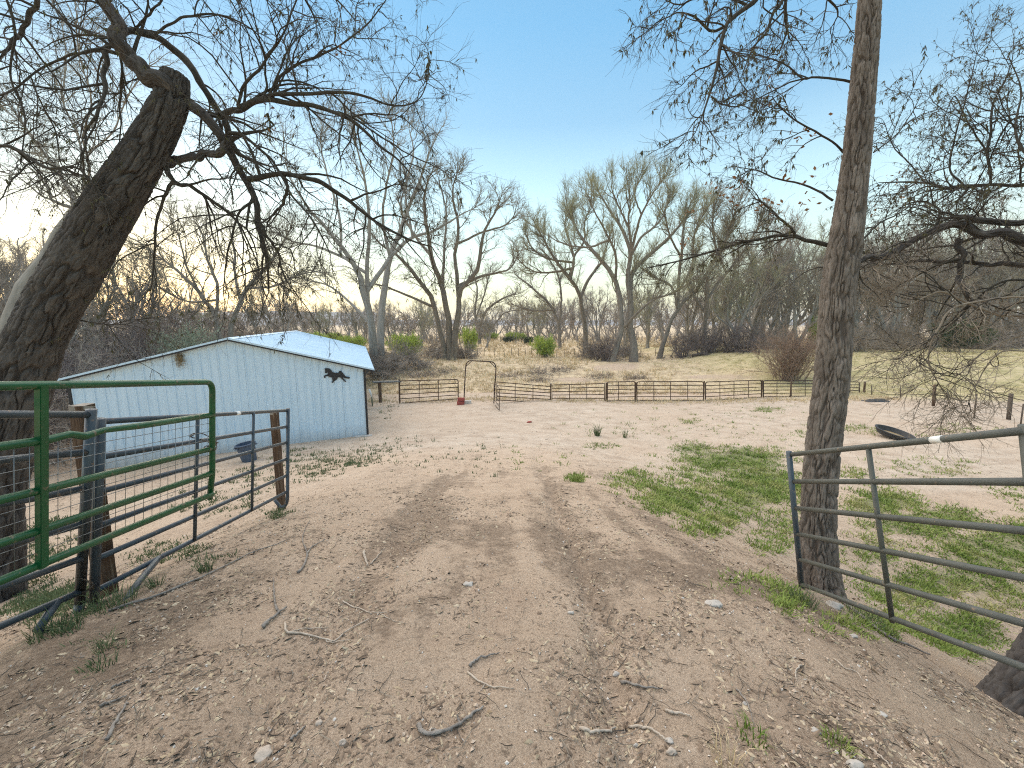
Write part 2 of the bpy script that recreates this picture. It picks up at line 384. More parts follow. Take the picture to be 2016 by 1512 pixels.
# distant mesas
M['mesa'] = mat('mesa_rock', (.16, .15, .17), .95, var=[(.22, .19, .19)], scale=.01, coord='World', stretch=(1, 1, 4))
M['sage_slope'] = mat('sage_slope', (.14, .14, .15), .95, var=[(.19, .18, .19)], scale=.02, coord='World')
def mesa(name, Y, x0, x1, h, mt, seed, depthw=400):
    xs = np.linspace(x0, x1, 160); rows = 9; V = []
    for r in range(rows):
        t = r / (rows - 1)
        prof = sstep(0, .75, t)
        edge = sstep(0, .1, (xs - x0) / (x1 - x0)) * sstep(0, .1, (x1 - xs) / (x1 - x0))
        z = -4 + (h * (.86 + .14 * fbm(xs / (x1 - x0) * 9, xs * 0, seed)) + 4) * prof * edge
        V.append(np.stack([xs, Y + depthw * t + 25 * fbm(xs / 90, xs * 0, seed + 4) * (1 - t), z], 1))
    V = np.concatenate(V); m_ = len(xs)
    i = np.arange(rows - 1)[:, None] * m_ + np.arange(m_ - 1)[None, :]
    mesh_obj(name, V, np.stack([i, i + 1, i + m_ + 1, i + m_], -1).reshape(-1, 4), mt, kind='structure')
mesa('mesa_hill', 1500, -1500, -560, 62, M['mesa'], 61)
mesa('far_slope', 1100, -1900, 2100, 18, M['sage_slope'], 67)

# ------------------------------------------------------------------ metal barn
M['white_metal'] = mat('white_metal_siding', (.61, .74, .85), .42, var=[(.53, .67, .79)], scale=2.5, stretch=(2.5, 2.5, .35), bump=.4, bscale=3, spec=.4)
M['roof_metal'] = mat('pale_roof_metal', (.58, .72, .84), .75, var=[(.51, .65, .77)], scale=.9, spec=.15, spots=((.34, .35, .34), 7, .70))
def splashed(m, z0, z1, col):
    """dried mud and dust thrown up on the foot of a wall"""
    t = m.node_tree; N = t.nodes; b = N['Principled BSDF']; src = b.inputs['Base Color'].links[0].from_socket
    ge = N.new('ShaderNodeNewGeometry'); sp = N.new('ShaderNodeSeparateXYZ'); t.links.new(ge.outputs['Position'], sp.inputs[0])
    nz = N.new('ShaderNodeTexNoise'); nz.inputs['Scale'].default_value = 2.5; nz.inputs['Detail'].default_value = 9; nz.inputs['Roughness'].default_value = .7; t.links.new(ge.outputs['Position'], nz.inputs[0])
    ad = N.new('ShaderNodeMath'); ad.operation = 'MULTIPLY_ADD'; t.links.new(nz.outputs[0], ad.inputs[0]); ad.inputs[1].default_value = .9; t.links.new(sp.outputs[2], ad.inputs[2])
    mr = N.new('ShaderNodeMapRange'); mr.inputs[1].default_value = z1 + .45; mr.inputs[2].default_value = z0 + .45; mr.inputs[4].default_value = .55; t.links.new(ad.outputs[0], mr.inputs[0])
    mx = N.new('ShaderNodeMix'); mx.data_type = 'RGBA'; t.links.new(mr.outputs[0], mx.inputs[0]); t.links.new(src, mx.inputs[6]); mx.inputs[7].default_value = (*col, 1); t.links.new(mx.outputs[2], b.inputs['Base Color'])
splashed(M['white_metal'], -3.1, -2.45, (.40, .33, .26))
M['black_trim'] = mat('black_trim', (.025, .025, .028), .5)
M['dark_under'] = mat('roof_underside', (.25, .25, .25), .7)
M['concrete'] = mat('concrete', (.42, .40, .37), .9, var=[(.5, .48, .45)], scale=10, bump=.6)
BR = Vector((-6.0, 16.1, 0)); wd = Vector((-.934, -.357, 0)); gd = Vector((-.357, .934, 0)); Wd, Ln = 8.95, 17.2
zb, ze, zp = -3.25, -.08, 1.12
barn = thing('metal_barn', 'long white ribbed metal barn with pale roof and black trim', 'barn', (BR.x, BR.y, -3.0))
nrm = -gd    # towards the camera
def wallpt(s, z, out=0): p = BR + wd * s + nrm * out; return Vector((p.x, p.y, z))
def ztop(s): return ze + (zp - ze) * (1 - abs(s - Wd / 2) / (Wd / 2)) - .03
RIB = Wd / 33
def profile(s0, s1, per):
    """corrugation: trapezoid ribs every RIB metres"""
    out = []; n = round((s1 - s0) / per)
    for i in range(n):
        a = s0 + i * per
        out += [(a + .006 * 0 , 0), (a + per * .40, 0), (a + per * .47, .006), (a + per * .53, .006), (a + per * .60, 0), (a + per * .80, 0), (a + per * .87, .034), (a + per * .955, .034)]
    out.append((s1 - .001, 0)); return out
for k in range(11):
    s0, s1 = k * 3 * RIB, (k + 1) * 3 * RIB
    pr = profile(s0 + .001, s1 - .002, RIB)
    V, Fq = [], []
    for s, o in pr:
        V += [wallpt(s, zb, o), wallpt(s, ztop(min(s, Wd)), o)]
    for i in range(len(pr) - 1): Fq.append((2 * i, 2 * i + 2, 2 * i + 3, 2 * i + 1))
    nV = len(V)
    for s, o in (pr[0], pr[-1]): V += [wallpt(s, zb, -.02), wallpt(s, ztop(s), -.02)]
    Fq += [(0, 1, nV + 1, nV), (nV - 2, nV - 1, nV + 3, nV + 2)]
    mesh_obj('wall_panel', V, Fq, M['white_metal'], barn, smooth=False)
def side_wall(s):
    a, b_ = wallpt(s, zb), wallpt(s, ze - .03)
    q = gd * Ln
    V, Fq = [], []
    n = 60
    sg = -1 if s < 1 else 1
    for i in range(n * 4 + 1):
        u = i / (n * 4); o = .024 if i % 4 == 1 else 0
        for z in (zb, ze - .03):
            p = BR + wd * (s + sg * o) + gd * (Ln * u) ; V.append((p.x, p.y, z))
    for i in range(n * 4): Fq.append((2 * i, 2 * i + 2, 2 * i + 3, 2 * i + 1))
    mesh_obj('side_wall', V, Fq, M['white_metal'], barn, smooth=False)
side_wall(0.012); side_wall(Wd - .012)
mesh_obj('back_wall', [wallpt(.02, zb, -Ln), wallpt(Wd - .02, zb, -Ln), wallpt(Wd - .02, ze - .04, -Ln), wallpt(Wd / 2, zp - .06, -Ln), wallpt(.02, ze - .04, -Ln)], [(0, 1, 2, 3, 4)], M['white_metal'], barn, smooth=False)
# roof: sheets with ribs, one part per sheet
OV, FO = .42, .16
slope = (zp - ze) / (Wd / 2)
def roofpt(s, l, up=0):
    z = ze + slope * (s if s < Wd / 2 else Wd - s)
    p = BR + wd * s + gd * l; return Vector((p.x, p.y, z + .02 + up))
nsh = 18; tl = (Ln + 2 * FO) / nsh
for side in (0, 1):
    sa, sb = (-OV, Wd / 2 - .01) if side == 0 else (Wd + OV, Wd / 2 + .01)
    for k in range(nsh):
        l0 = -FO + k * tl + .002; pr = []
        for j in range(3):
            a = l0 + j * tl / 3; pr += [(a, 0), (a + tl / 3 * .8, 0), (a + tl / 3 * .86, .022), (a + tl / 3 * .94, .022)]
        pr.append((l0 + tl - .004, 0)); V, Fq = [], []
        for l, u in pr: V += [roofpt(sa, l, u) if side == 0 or 1 else 0, roofpt(sb, l, u)]
        for i in range(len(pr) - 1): Fq.append((2 * i, 2 * i + 2, 2 * i + 3, 2 * i + 1) if side == 0 else (2 * i, 2 * i + 1, 2 * i + 3, 2 * i + 2))
        mesh_obj('roof_panel', V, Fq, M['roof_metal'], barn, smooth=False)
    V = [roofpt(sa, -FO, -.012), roofpt(sb, -FO, -.012), roofpt(sb, Ln + FO, -.012), roofpt(sa, Ln + FO, -.012)]
    mesh_obj('roof_underside', V + [v - Vector((0, 0, .03)) for v in V], [(0, 1, 2, 3), (4, 7, 6, 5), (0, 4, 5, 1), (1, 5, 6, 2), (2, 6, 7, 3), (3, 7, 4, 0)], M['dark_under'], barn, smooth=False)
    # gable trim: white drip edge on top of a black strip
    for nm, dz0, dz1, mt, out in (('rake_trim', .035, -.03, M['roof_metal'], .012), ('fascia', -.034, -.085, M['black_trim'], .008)):
        for e in (-FO - out,):
            A = [roofpt(sa, e, dz0), roofpt(sb, e, dz0), roofpt(sb, e, dz1), roofpt(sa, e, dz1)]
            Bk = [v + gd * .03 for v in A]
            mesh_obj(nm, A + Bk, [(0, 1, 2, 3), (4, 7, 6, 5), (0, 4, 5, 1), (1, 5, 6, 2), (2, 6, 7, 3), (3, 7, 4, 0)], mt, barn, smooth=False)
rc = []
for l in (-FO - .015, Ln + FO):
    rc += [roofpt(Wd / 2 - .17, l, .03), roofpt(Wd / 2 - .001, l, .035), roofpt(Wd / 2 + .17, l, .03)]
mesh_obj('ridge_cap', rc, [(0, 1, 4, 3), (1, 2, 5, 4)], M['roof_metal'], barn, smooth=False)
for s in (-.035, Wd + .035):
    c = BR + wd * s + nrm * .0
    box('corner_trim', (c.x, c.y, (zb + ze - .1) / 2), wd * .04, gd * .05, Vector((0, 0, (ze - .1 - zb) / 2)), M['black_trim'], barn)
c = BR + wd * .12 + nrm * .14
fb = box('foundation_block', (c.x, c.y, -3.02), wd * .33, gd * .1, Vector((0, 0, .16)), M['concrete'], barn, bev=.012)
# bottom skirt
c = BR + wd * (Wd / 2) - nrm * .03
# screws on the wall sheets (rows of small heads)
t = Tubes()
for s in np.arange(RIB * .94, Wd, RIB):
    for z in (-2.6, -1.4, -.35):
        if z < ztop(s) - .1:
            p = wallpt(s, z, .024); t.line([p, p + nrm * .006], .008, 5)
t.build('screw_heads', M['dark_under'], barn, smooth=False, kind='stuff')

# galloping horse cut-out
hz = [(245,532),(250,540),(262,534),(298,536),(325,552),(345,583),(375,591),(418,590),(426,572),(440,566),(462,578),(480,602),(500,634),(535,641),(562,652),(556,665),(520,662),(484,656),(474,650),(478,664),(496,682),(512,692),(508,706),(490,698),(468,676),(440,652),(412,645),(402,670),(388,686),(362,696),(352,718),(333,714),(344,692),(337,652),(325,650),(300,640),(275,632),(255,638),(258,655),(240,657),(237,635),(250,618),(275,615),(288,600),(280,588),(268,600),(248,592),(252,565)]
horse = None
def horse_sign():
    pts = []
    for a, b in hz:
        px, py = 600 + a / 6.3, 640 + b / 6.3
        # meet the wall plane
        p0 = Vector((0, 0, EYE)); d = at(px, py, 10) - p0
        tt = (wallpt(0, 0, .05) - p0).dot(nrm) / d.dot(nrm); pts.append(p0 + d * tt)
    n = len(pts); V = pts + [p - nrm * .012 for p in pts]
    Fq = [tuple(range(n)), tuple(reversed(range(n, 2 * n)))] + [(i, (i + 1) % n, (i + 1) % n + n, i + n) for i in range(n)]
    o = mesh_obj('horse_silhouette', V, Fq, M['black_trim'], smooth=False, origin=tuple(pts[0]))
    tag(o, 'flat black galloping horse cut-out mounted on the white barn wall', 'wall ornament')
horse_sign()
# straw nest in a hole under the roof
M['straw'] = mat('straw', (.28, .2, .1), .9, var=[(.42, .32, .18)], scale=20)
def nest():
    r = np.random.default_rng(3); cx = None
    p0 = Vector((0, 0, EYE)); d = at(355, 706, 10) - p0
    c = p0 + d * ((wallpt(0, 0, .03) - p0).dot(nrm) / d.dot(nrm))
    root = thing('bird_nest', 'brown straw bird nest bulging from the barn gable', 'nest', tuple(c))
    t = Tubes()
    for i in range(260):
        a = Vector((r.normal(0, .07), r.normal(0, .03), 0)); z = r.normal(0, .13)
        p = c + wd * (r.normal(0, .06)) + nrm * abs(r.normal(0.01, .03)) + Vector((0, 0, z))
        q = p + wd * r.normal(0, .06) + nrm * abs(r.normal(0, .04)) + Vector((0, 0, r.normal(-.04, .06)))
        t.line([p, (p + q) / 2 + nrm * .015, q], .004, 3)
    t.build('straw', M['straw'], root, kind='stuff')
    ang = np.linspace(0, 2 * np.pi, 18, endpoint=False)
    ring = [c + wd * (.065 * math.cos(a) * (1 + .2 * math.sin(3 * a))) + Vector((0, 0, .15 * math.sin(a) + .03)) for a in ang]
    mesh_obj('hole', ring + [p - nrm * .02 for p in ring], [tuple(range(18)), tuple(reversed(range(18, 36)))] + [(i, (i + 1) % 18, (i + 1) % 18 + 18, i + 18) for i in range(18)], M['black_trim'], root, smooth=False)
nest()

# ------------------------------------------------------------------ rubbish bin
M['bin'] = mat('blue_plastic', (.05, .075, .12), .55, var=[(.08, .11, .16)], scale=6, spec=.4)
M['bin_in'] = mat('bin_inside', (.04, .05, .07), .7)
def lathe(prof, n, cx=0, cy=0, tilt=None, wob=0):
    V = []; ang = np.linspace(0, 2 * np.pi, n, endpoint=False)
    for r_, z in prof:
        for a in ang: V.append((cx + r_ * math.cos(a) * (1 + wob * math.sin(2 * a)), cy + r_ * math.sin(a), z))
    Fq = [(i * n + j, i * n + (j + 1) % n, (i + 1) * n + (j + 1) % n, (i + 1) * n + j) for i in range(len(prof) - 1) for j in range(n)]
    return V, Fq
def place(V, loc, rx=0, ry=0, rz=0):
    from mathutils import Euler
    R_ = Euler((rx, ry, rz)).to_matrix(); return [R_ @ Vector(v) + Vector(loc) for v in V]
g = on_ground(492, 907)
b_ = thing('trash_can', 'round blue-grey plastic bin leaning beside the barn wall', 'trash can', tuple(g))
tl_ = dict(loc=g + Vector((0, 0, -.03)), rx=math.radians(3), ry=math.radians(-8))
V, Fq = lathe([(.0, 0), (.2, 0), (.21, .02), (.245, .3), (.27, .56), (.285, .58), (.285, .62), (.268, .62), (.24, .3), (.19, .03), (0, .03)], 32)
o = mesh_obj('body', place(V, **tl_), Fq, M['bin'], b_); smooth_by_angle(o, 30)
V, Fq = lathe([(.285, .60), (.31, .60), (.31, .63), (.28, .645), (.27, .63)], 32); mesh_obj('rim', place(V, **tl_), Fq, M['bin'], b_)
for a in (200, 250, 20):
    ca = Vector((math.cos(math.radians(a)), math.sin(math.radians(a)), 0)); ta = Vector((-ca.y, ca.x, 0))
    pts = [ca * .27 + ta * -.07 + Vector((0, 0, .56)), ca * .33 + ta * -.06 + Vector((0, 0, .55)), ca * .33 + ta * .06 + Vector((0, 0, .55)), ca * .27 + ta * .07 + Vector((0, 0, .56))]
    tube('handle', place(pts, **tl_), .014, M['bin'], b_, 6)

# ------------------------------------------------------------------ panels and gates
M['blue_pipe'] = mat('blue_grey_pipe_paint', (.028, .042, .056), .42, var=[(.05, .068, .085)], scale=7, spec=.5, spots=((.16, .11, .08), 30, .62))
M['olive_pipe'] = mat('olive_grey_pipe_paint', (.065, .07, .062), .5, var=[(.10, .105, .092)], scale=7, bump=.5, bscale=150, spec=.45, spots=((.22, .16, .11), 40, .64))
M['green_pipe'] = mat('green_gate_paint', (.006, .06, .02), .35, var=[(.009, .09, .03)], scale=4, spec=.5, spots=((.13, .11, .07), 28, .62))
M['rust_pipe'] = mat('rusty_pipe', (.055, .033, .023), .8, var=[(.11, .07, .048)], scale=5, spots=((.16, .15, .11), 8, .64))
M['brown_pipe'] = mat('brown_pipe', (.04, .024, .018), .7, var=[(.07, .045, .035)], scale=5)
M['wire'] = mat('galvanised_wire', (.30, .32, .33), .45, metal=.7, var=[(.22, .23, .24)], scale=30)
M['post_wood'] = mat('weathered_post_wood', (.05, .028, .017), .85, var=[(.095, .055, .032), (.2, .14, .095)], scale=6, stretch=(6, 6, .5), bump=1, bscale=20)
M['post_end'] = mat('cut_wood_end', (.22, .19, .16), .9, var=[(.34, .3, .25)], scale=20)
M['sticker'] = mat('white_label', (.8, .8, .78), .5)
def L2(a, b, t): return a + (b - a) * t
def arc(p0, p1, p2, n=6):
    return [L2(L2(p0, p1, i / n), L2(p1, p2, i / n), i / n) for i in range(n + 1)]
def add_rails(root, left, right, r, mt, k=10, name='rail'):
    for a, b in zip(left, right): tube(name, [a, L2(a, b, .33), L2(a, b, .66), b], r, mt, root, k)
# blue-grey panel beside the track
YL, YR = 2.7, 5.6
lp = [at(192, y, YL) for y in (830, 896.8, 964, 1030, 1098, 1164)]
rp = [at(565, y, YR) for y in (808, 840, 871, 903.5, 936, 968)]
lp = [L2(at(197, 830, YL), at(187, 1164, YL), i / 5) for i in range(6)]
B1 = thing('corral_fence', 'blue-grey six-rail panel running from the near wooden post to the brown post', 'corral panel', tuple(at(380, 1080, 4)))
add_rails(B1, lp, rp, .021, M['blue_pipe'])
tube('end_post', [at(198, 824, YL), at(184, 1222, YL)], .03, M['blue_pipe'], B1, 12)
q = [at(567, 804, YR), at(566, 975, YR)] + arc(at(566, 975, YR), at(566, 1003, YR), at(551, 997, YR)) + [at(541, 984, YR - .02)]
tube('end_post', q, .024, M['blue_pipe'], B1, 10)
for (pa, pb, Yu) in (((387, 826), (380.5, 1067), None), ((497, 813), (494, 1006), None)):
    # where the rail line crosses this column
    def at_col(px, i):
        best = min((abs(float(project(*L2(lp[i], rp[i], t))[0]) - px), t) for t in np.linspace(0, 1, 400)); return L2(lp[i], rp[i], best[1])
    a, b = at_col(pa[0], 0), at_col(pb[0], 5)
    off = Vector((.02, -.012, 0))
    tube('upright', [a + off, b + off], .016, M['blue_pipe'], B1, 8)
lg = at(275, 1126, 3.25); gg = on_ground(238, 1188)
tube('foot_brace', [L2(lp[5], rp[5], .2), L2(L2(lp[5], rp[5], .2), gg, .6), gg + Vector((0, 0, -.03))], .024, M['blue_pipe'], B1)
pc = L2(lp[0], rp[0], .56); tube('label', [pc + Vector((.0, -.0, .0)), L2(lp[0], rp[0], .585)], .0222, M['sticker'], B1, 12)
# panel towards the camera
YA = 2.62
A1 = thing('corral_fence', 'blue-grey panel behind the green gate, nearest the left edge, with curved foot', 'corral panel', tuple(at(100, 1200, 2.4)))
ra = [L2(at(179, 816, YA), at(160, 1164, YA), i / 5) for i in range(6)]
Yf = 1.05
d0 = ra[0] - at(0, 816, 2.14); d5 = ra[5] - at(0, 1233, 2.18)
la = [ra[i] - L2(d0, d5, i / 5) * 3.6 for i in range(6)]
add_rails(A1, la, ra, .023, M['blue_pipe'])
q = [at(180, 806, YA), at(157, 1187, YA)] + arc(at(157, 1187, YA), at(153, 1232, YA - .02), at(128, 1243, YA - .12))
tube('end_post', q, .03, M['blue_pipe'], A1, 12)
tube('foot_brace', [L2(la[5], ra[5], .905), at(75, 1240, 2.3), at(103, 1250, 2.38)], .027, M['blue_pipe'], A1)
for t_ in (.05, .45): tube('upright', [L2(la[0], ra[0], t_), L2(la[5], ra[5], t_)], .017, M['blue_pipe'], A1, 8)
# green gate
GG = thing('field_gate', 'dark green tube gate with welded wire mesh standing open', 'gate', tuple(at(78, 1112, 2.38)))
Yr, Ym = 3.48, 2.14
gr = [at(418, y, Yr) for y in (752, 817, 883, 931, 973)]
gm_ = [at(78, y, Ym) for y in (758.6, 867.5, 965.7, 1044, 1112)]
ext = 2.42  # gate runs on past the frame edge
gl = [gr[i] + (gm_[i] - gr[i]) * ext for i in range(5)]
r_ = .0235
top = [gl[0], L2(gl[0], gr[0], .5), L2(gl[0], gr[0], .975)] + arc(L2(gl[0], gr[0], .975), gr[0], L2(gr[0], gr[1], .3), 7) + [gr[1], gr[3], at(413, 982, Yr)]
tube('top_rail', top, r_, M['green_pipe'], GG, 14)
tube('end_post', [gl[0], gl[4]], r_, M['green_pipe'], GG, 12)
for i in range(1, 5):
    if i == 1:   # dented rail
        a = L2(gl[i], gr[i], .60); pts = [gl[i]] + [L2(gl[i], gr[i], s) + Vector((0, 0, dz)) for s, dz in ((.3, 0), (.5, 0), (.6, -.002), (.635, .012), (.66, -.014), (.7, .006), (.78, 0))] + [gr[i]]
        tube('rail', pts, [r_] * 4 + [r_ * .9, r_ * 1.0, r_ * .8, r_, r_], M['green_pipe'], GG, 12)
    else: tube('rail', [gl[i], L2(gl[i], gr[i], .5), gr[i]], r_, M['green_pipe'], GG, 12)
sq = .019
for base in ((gm_[0], gm_[4]),):
    a, b = base[0] + Vector((.01, 0, 0)), base[1] + Vector((.01, 0, -.02))
    box('upright', L2(a, b, .5), Vector((sq, 0, 0)), Vector((0, sq * 1.1, 0)), (b - a) * .5, M['green_pipe'], GG, bev=.003)
for k in range(46):
    t_ = (k + .5) / 46; o_ = Vector((-.015, 0, 0))
    tube('mesh_wire', [L2(gl[1], gr[1], t_) + o_, L2(gl[4], gr[4], t_) + o_], .0022, M['wire'], GG, 4)
for k in range(1, 10):
    t_ = k / 10; o_ = Vector((-.018, 0, 0))
    tube('mesh_wire', [L2(gl[1], gl[4], t_) + o_, L2(gr[1], gr[4], t_) + o_], .0022, M['wire'], GG, 4)
# chains
M['chain'] = mat('dark_chain', (.06, .055, .05), .6, metal=.6, var=[(.14, .1, .07)], scale=40)
def chain(label, pts, n, name='chain', r=.0035, size=.018):
    root = thing(name, label, 'chain', tuple(pts[0])); P = catmull(pts, n)
    for i in range(n):
        c = Vector(P[i]); t_ = Vector(P[min(i + 1, n - 1)] - P[max(i - 1, 0)]).normalized()
        s = t_.cross(Vector((1, .3, .2) if i % 2 else (.1, 1, .9))).normalized()
        tube('link', [c + t_ * (size * math.cos(a)) + s * (size * .55 * math.sin(a)) for a in np.linspace(0, 2 * np.pi, 9)], r, M['chain'], root, 4)
c0 = at(176, 1150, 2.66)
chain('dark rusty chain joining the two blue-grey panels near the ground', [c0 + Vector((-.06, 0, .16)), c0 + Vector((.0, -.05, .1)), c0 + Vector((.07, -.04, .02)), c0 + Vector((.0, -.05, -.03)), c0 + Vector((-.05, -.04, -.0)), c0 + Vector((.03, -.05, -.09)), c0 + Vector((.02, -.04, -.26))], 26)
c1 = at(414, 880, 3.5)
chain('thin chain on the latch end of the green gate', [c1 + Vector((.04, .02, .03)), c1 + Vector((-.03, -.03, .0)), c1 + Vector((.05, -.02, -.02)), c1 + Vector((-.02, .1, .02)), c1 + Vector((-.12, .2, .02)), c1 + Vector((-.28, .25, .06)), c1 + Vector((-.33, .2, .04)), c1 + Vector((-.2, .2, .0)), c1 + Vector((-.05, .1, -.01))], 34)
# olive-grey panel on the right
R1 = thing('corral_fence', 'olive-grey six-rail panel leaning in front of the straight tree trunk', 'corral panel', tuple(at(1600, 1180, 3.6)))
Yl, Yrr = 3.6, 1.88
l_ = [L2(at(1556, 895, Yl), at(1577, 1150, Yl), i / 5) for i in range(6)]
r__ = [at(2016, y, Yrr) for y in (848, 942, 1034, 1128, 1221, 1314)]
r__ = [L2(r__[0], r__[5], i / 5) for i in range(6)]
rx_ = [l_[i] + (r__[i] - l_[i]) * 1.0 for i in range(6)]
add_rails(R1, l_, [l_[i] + (r__[i] - l_[i]) * (1.0 if i == 0 else 1.06) for i in range(6)], .0205, M['olive_pipe'])
tube('end_post', [at(1553, 889, Yl), at(1581, 1186, Yl)], .024, M['blue_pipe'], R1, 12)
pe0, pe5 = l_[0] + (r__[0] - l_[0]) * .995, l_[5] + (r__[5] - l_[5]) * 1.06
tube('end_post', [pe0 + Vector((.01, 0, .03)), pe5 + (pe5 - pe0) * .12], .024, M['olive_pipe'], R1, 12)
def col_on(A_, B_, px):
    best = min((abs(float(project(*L2(A_, B_, t))[0]) - px), t) for t in np.linspace(0, 1, 500)); return L2(A_, B_, best[1])
tube('upright', [col_on(l_[0], r__[0], 1704) + Vector((0, -.022, 0)), col_on(l_[5], r__[5], 1752) + Vector((0, -.022, -.02))], .0165, M['olive_pipe'], R1, 10)
a = col_on(l_[0], r__[0], 1836); b = col_on(l_[0], r__[0], 1857); tube('label', [a, b], .0217, M['sticker'], R1, 12)
# wooden posts
def wood_post(label, top, foot, hw, seed=0, group=None, name='wooden_post', lean=None):
    top, foot = Vector(top), Vector(foot)
    root = thing(name, label, 'post', tuple(foot), group)
    r = np.random.default_rng(seed); d = (foot - top)
    n = 10; V = []
    pts = [top + d * (i / n) for i in range(n + 1)] + [foot + Vector((0, 0, -.15))]
    sec = [(-1, -.75), (-.75, -1), (.75, -1), (1, -.75), (1, .75), (.75, 1), (-.75, 1), (-1, .75)]
    for p in pts:
        for sx, sy in sec: V.append(p + Vector((sx * hw * (1 + r.normal(0, .025)), sy * hw * (1 + r.normal(0, .025)), 0)))
    m_ = 8; Fq = [(i * m_ + j, (i + 1) * m_ + j, (i + 1) * m_ + (j + 1) % m_, i * m_ + (j + 1) % m_) for i in range(len(pts) - 1) for j in range(m_)]
    mesh_obj('shaft', V, Fq, M['post_wood'], root, smooth=False)
    ring = [top + Vector((sx * hw * .99, sy * hw * .99, .002 + r.normal(0, .002))) for sx, sy in sec]
    mesh_obj('cut_end', [v - Vector((0, 0, .03)) for v in ring] + ring, [tuple(range(8, 16))] + [(j, (j + 1) % 8, (j + 1) % 8 + 8, j + 8) for j in range(8)], M['post_end'], root, smooth=False)
    return root
f1 = on_ground(216, 1192)
Yp = 2.9
wood_post('thick square brown wooden post between the blue-grey panels, with pale cut top', at(161, 797, Yp), Vector((at(214, 1195, Yp).x, Yp, at(214, 1195, Yp).z)), .055, 1)
Yp = 5.75
wood_post('brown wooden post standing behind the far end of the blue-grey panel', at(540, 812, Yp), at(556, 1018, Yp), .047, 2)
# ------------------------------------------------------------------ far corral line
far_group = 'rusty gates along the back of the corral'
def far_panel(label, x0, x1, top0, top1, bot0, bot1, Y0, Y1, nr=6, ups=(.33, .66), mt='rust_pipe', rounded=True, r=.030, name='corral_gate', legs=True):
    TL, TR, BL, BR_ = at(x0, top0, Y0), at(x1, top1, Y1), at(x0, bot0, Y0), at(x1, bot1, Y1)
    root = thing(name, label, 'gate', tuple(L2(BL, BR_, .5)), far_group)
    c = .1
    h = [L2(TL, TR, c * .5), L2(TL, TR, 1 - c * .5)]
    if rounded:
        pts = [BL] + [L2(TL, BL, .12)] + arc(L2(TL, BL, .12), TL, L2(TL, TR, .04), 4) + arc(L2(TL, TR, .96), TR, L2(TR, BR_, .12), 4) + [BR_]
        tube('frame', pts, r, M[mt], root, 6)
    else:
        tube('frame', [BL, TL, L2(TL, TR, .5), TR, BR_], r, M[mt], root, 6)
    for i in range(1, nr):
        t_ = i / (nr - 1) * (.93 if legs else 1)
        tube('rail', [L2(TL, BL, t_), L2(TR, BR_, t_)], r * .85, M[mt], root, 5)
    for u in ups: tube('upright', [L2(TL, TR, u), L2(L2(TL, BL, .93), L2(TR, BR_, .93), u)], r * .7, M[mt], root, 5)
    return root
far_panel('rusty six-rail gate just right of the barn', 787, 902, 750, 747, 797, 788, 23.2, 23.4)
far_panel('rusty gate sagging right of the tall arch', 978, 1084, 752, 761, 790, 795, 22.6, 23.8, rounded=False)
far_panel('rusty gate third along, between sagging gate and thick post', 1087, 1190, 758, 755, 793, 794, 23.8, 24, rounded=False)
far_panel('narrow rusty gate with rounded top corners', 1196, 1250, 752, 751, 792, 791, 23.6, 23.8, ups=(.4,))
far_panel('long rusty gate right of the narrow rounded gate', 1254, 1385, 751.5, 751, 791, 791, 23.8, 24.2, ups=(.25, .5, .76))
far_panel('rusty gate rising slightly to the right', 1389, 1499, 752, 748.5, 791, 784, 24.2, 25.2, ups=(.25, .5, .76))
far_panel('greenish rusty gate ending behind the straight tree trunk', 1503, 1608, 749, 749, 783, 782, 25.2, 25.8, mt='brown_pipe', ups=(.25, .52, .78))
far_panel('short rusty gate visible right of the straight tree trunk', 1618, 1692, 751, 752, 784, 782, 26, 26.6, ups=(.5, .75))
far_panel('small walk-through gate swung open towards the viewer under the arch', 972.5, 983, 753, 765, 795, 808, 22.6, 20.3, ups=(), nr=6, r=.02, legs=False, rounded=False)
# tall bow gate frame
ar = thing('arch_frame', 'tall dark pipe arch over the walk-through gap in the corral', 'gate frame', tuple(at(945, 796, 22.6)))
Y = 22.6; r_ = .032
pts = [at(913, 796, Y), at(916.5, 725, Y)] + arc(at(916.5, 725, Y), at(917.5, 711, Y), at(926, 710, Y), 5) + arc(at(966, 712, Y), at(976, 713, Y), at(976.5, 726, Y), 5) + [at(972, 797, Y)]
tube('frame', pts, r_, M['brown_pipe'], ar, 8)
tube('corner_brace', [at(917, 722, Y), at(928.5, 711, Y)], .02, M['brown_pipe'], ar, 5)
tube('corner_brace', [at(965, 713, Y), at(976, 724, Y)], .02, M['brown_pipe'], ar, 5)
# posts of the corral
for lab, x, t_, b, Y, hw in (('weathered post at the left end of the first rusty gate', 786, 746, 797, 23.2, .06),
        ('dark post between sagging and third rusty gates', 1084.5, 755, 796, 23.8, .055), ('leaning wooden post between third rusty gate and narrow gate', 1194, 753, 797, 23.8, .07),
        ('thin post between narrow gate and long gate', 1252, 752, 794, 23.8, .045), ('thin post between long gate and rising gate', 1386.5, 750, 793, 24.2, .045), ('thin post at the right end of the rising gate', 1501, 748, 788, 25.2, .05),
        ('thin post halfway along the greenish rusty gate', 1558, 750, 783, 25.4, .045), ('square wooden post just right of the straight tree trunk', 1670, 750, 785, 26.4, .06), ('grey end post at the corral corner left of black tarp', 1703, 751, 783, 26.8, .07)):
    wood_post(lab, at(x, t_, Y), at(x + (x - 1008) * -.004, b, Y), hw * .72, int(x))
hr = thing('hitching_rail', 'low dark rail on a wooden post between barn corner and first gate', 'rail', tuple(at(748, 790, 22)))
a, b = at(735, 752, 21.5), at(786, 751, 22.8)
box('beam', L2(a, b, .5), (b - a) * .5, Vector((-.1, .12, 0)), Vector((0, 0, .035)), M['blue_pipe'], hr)
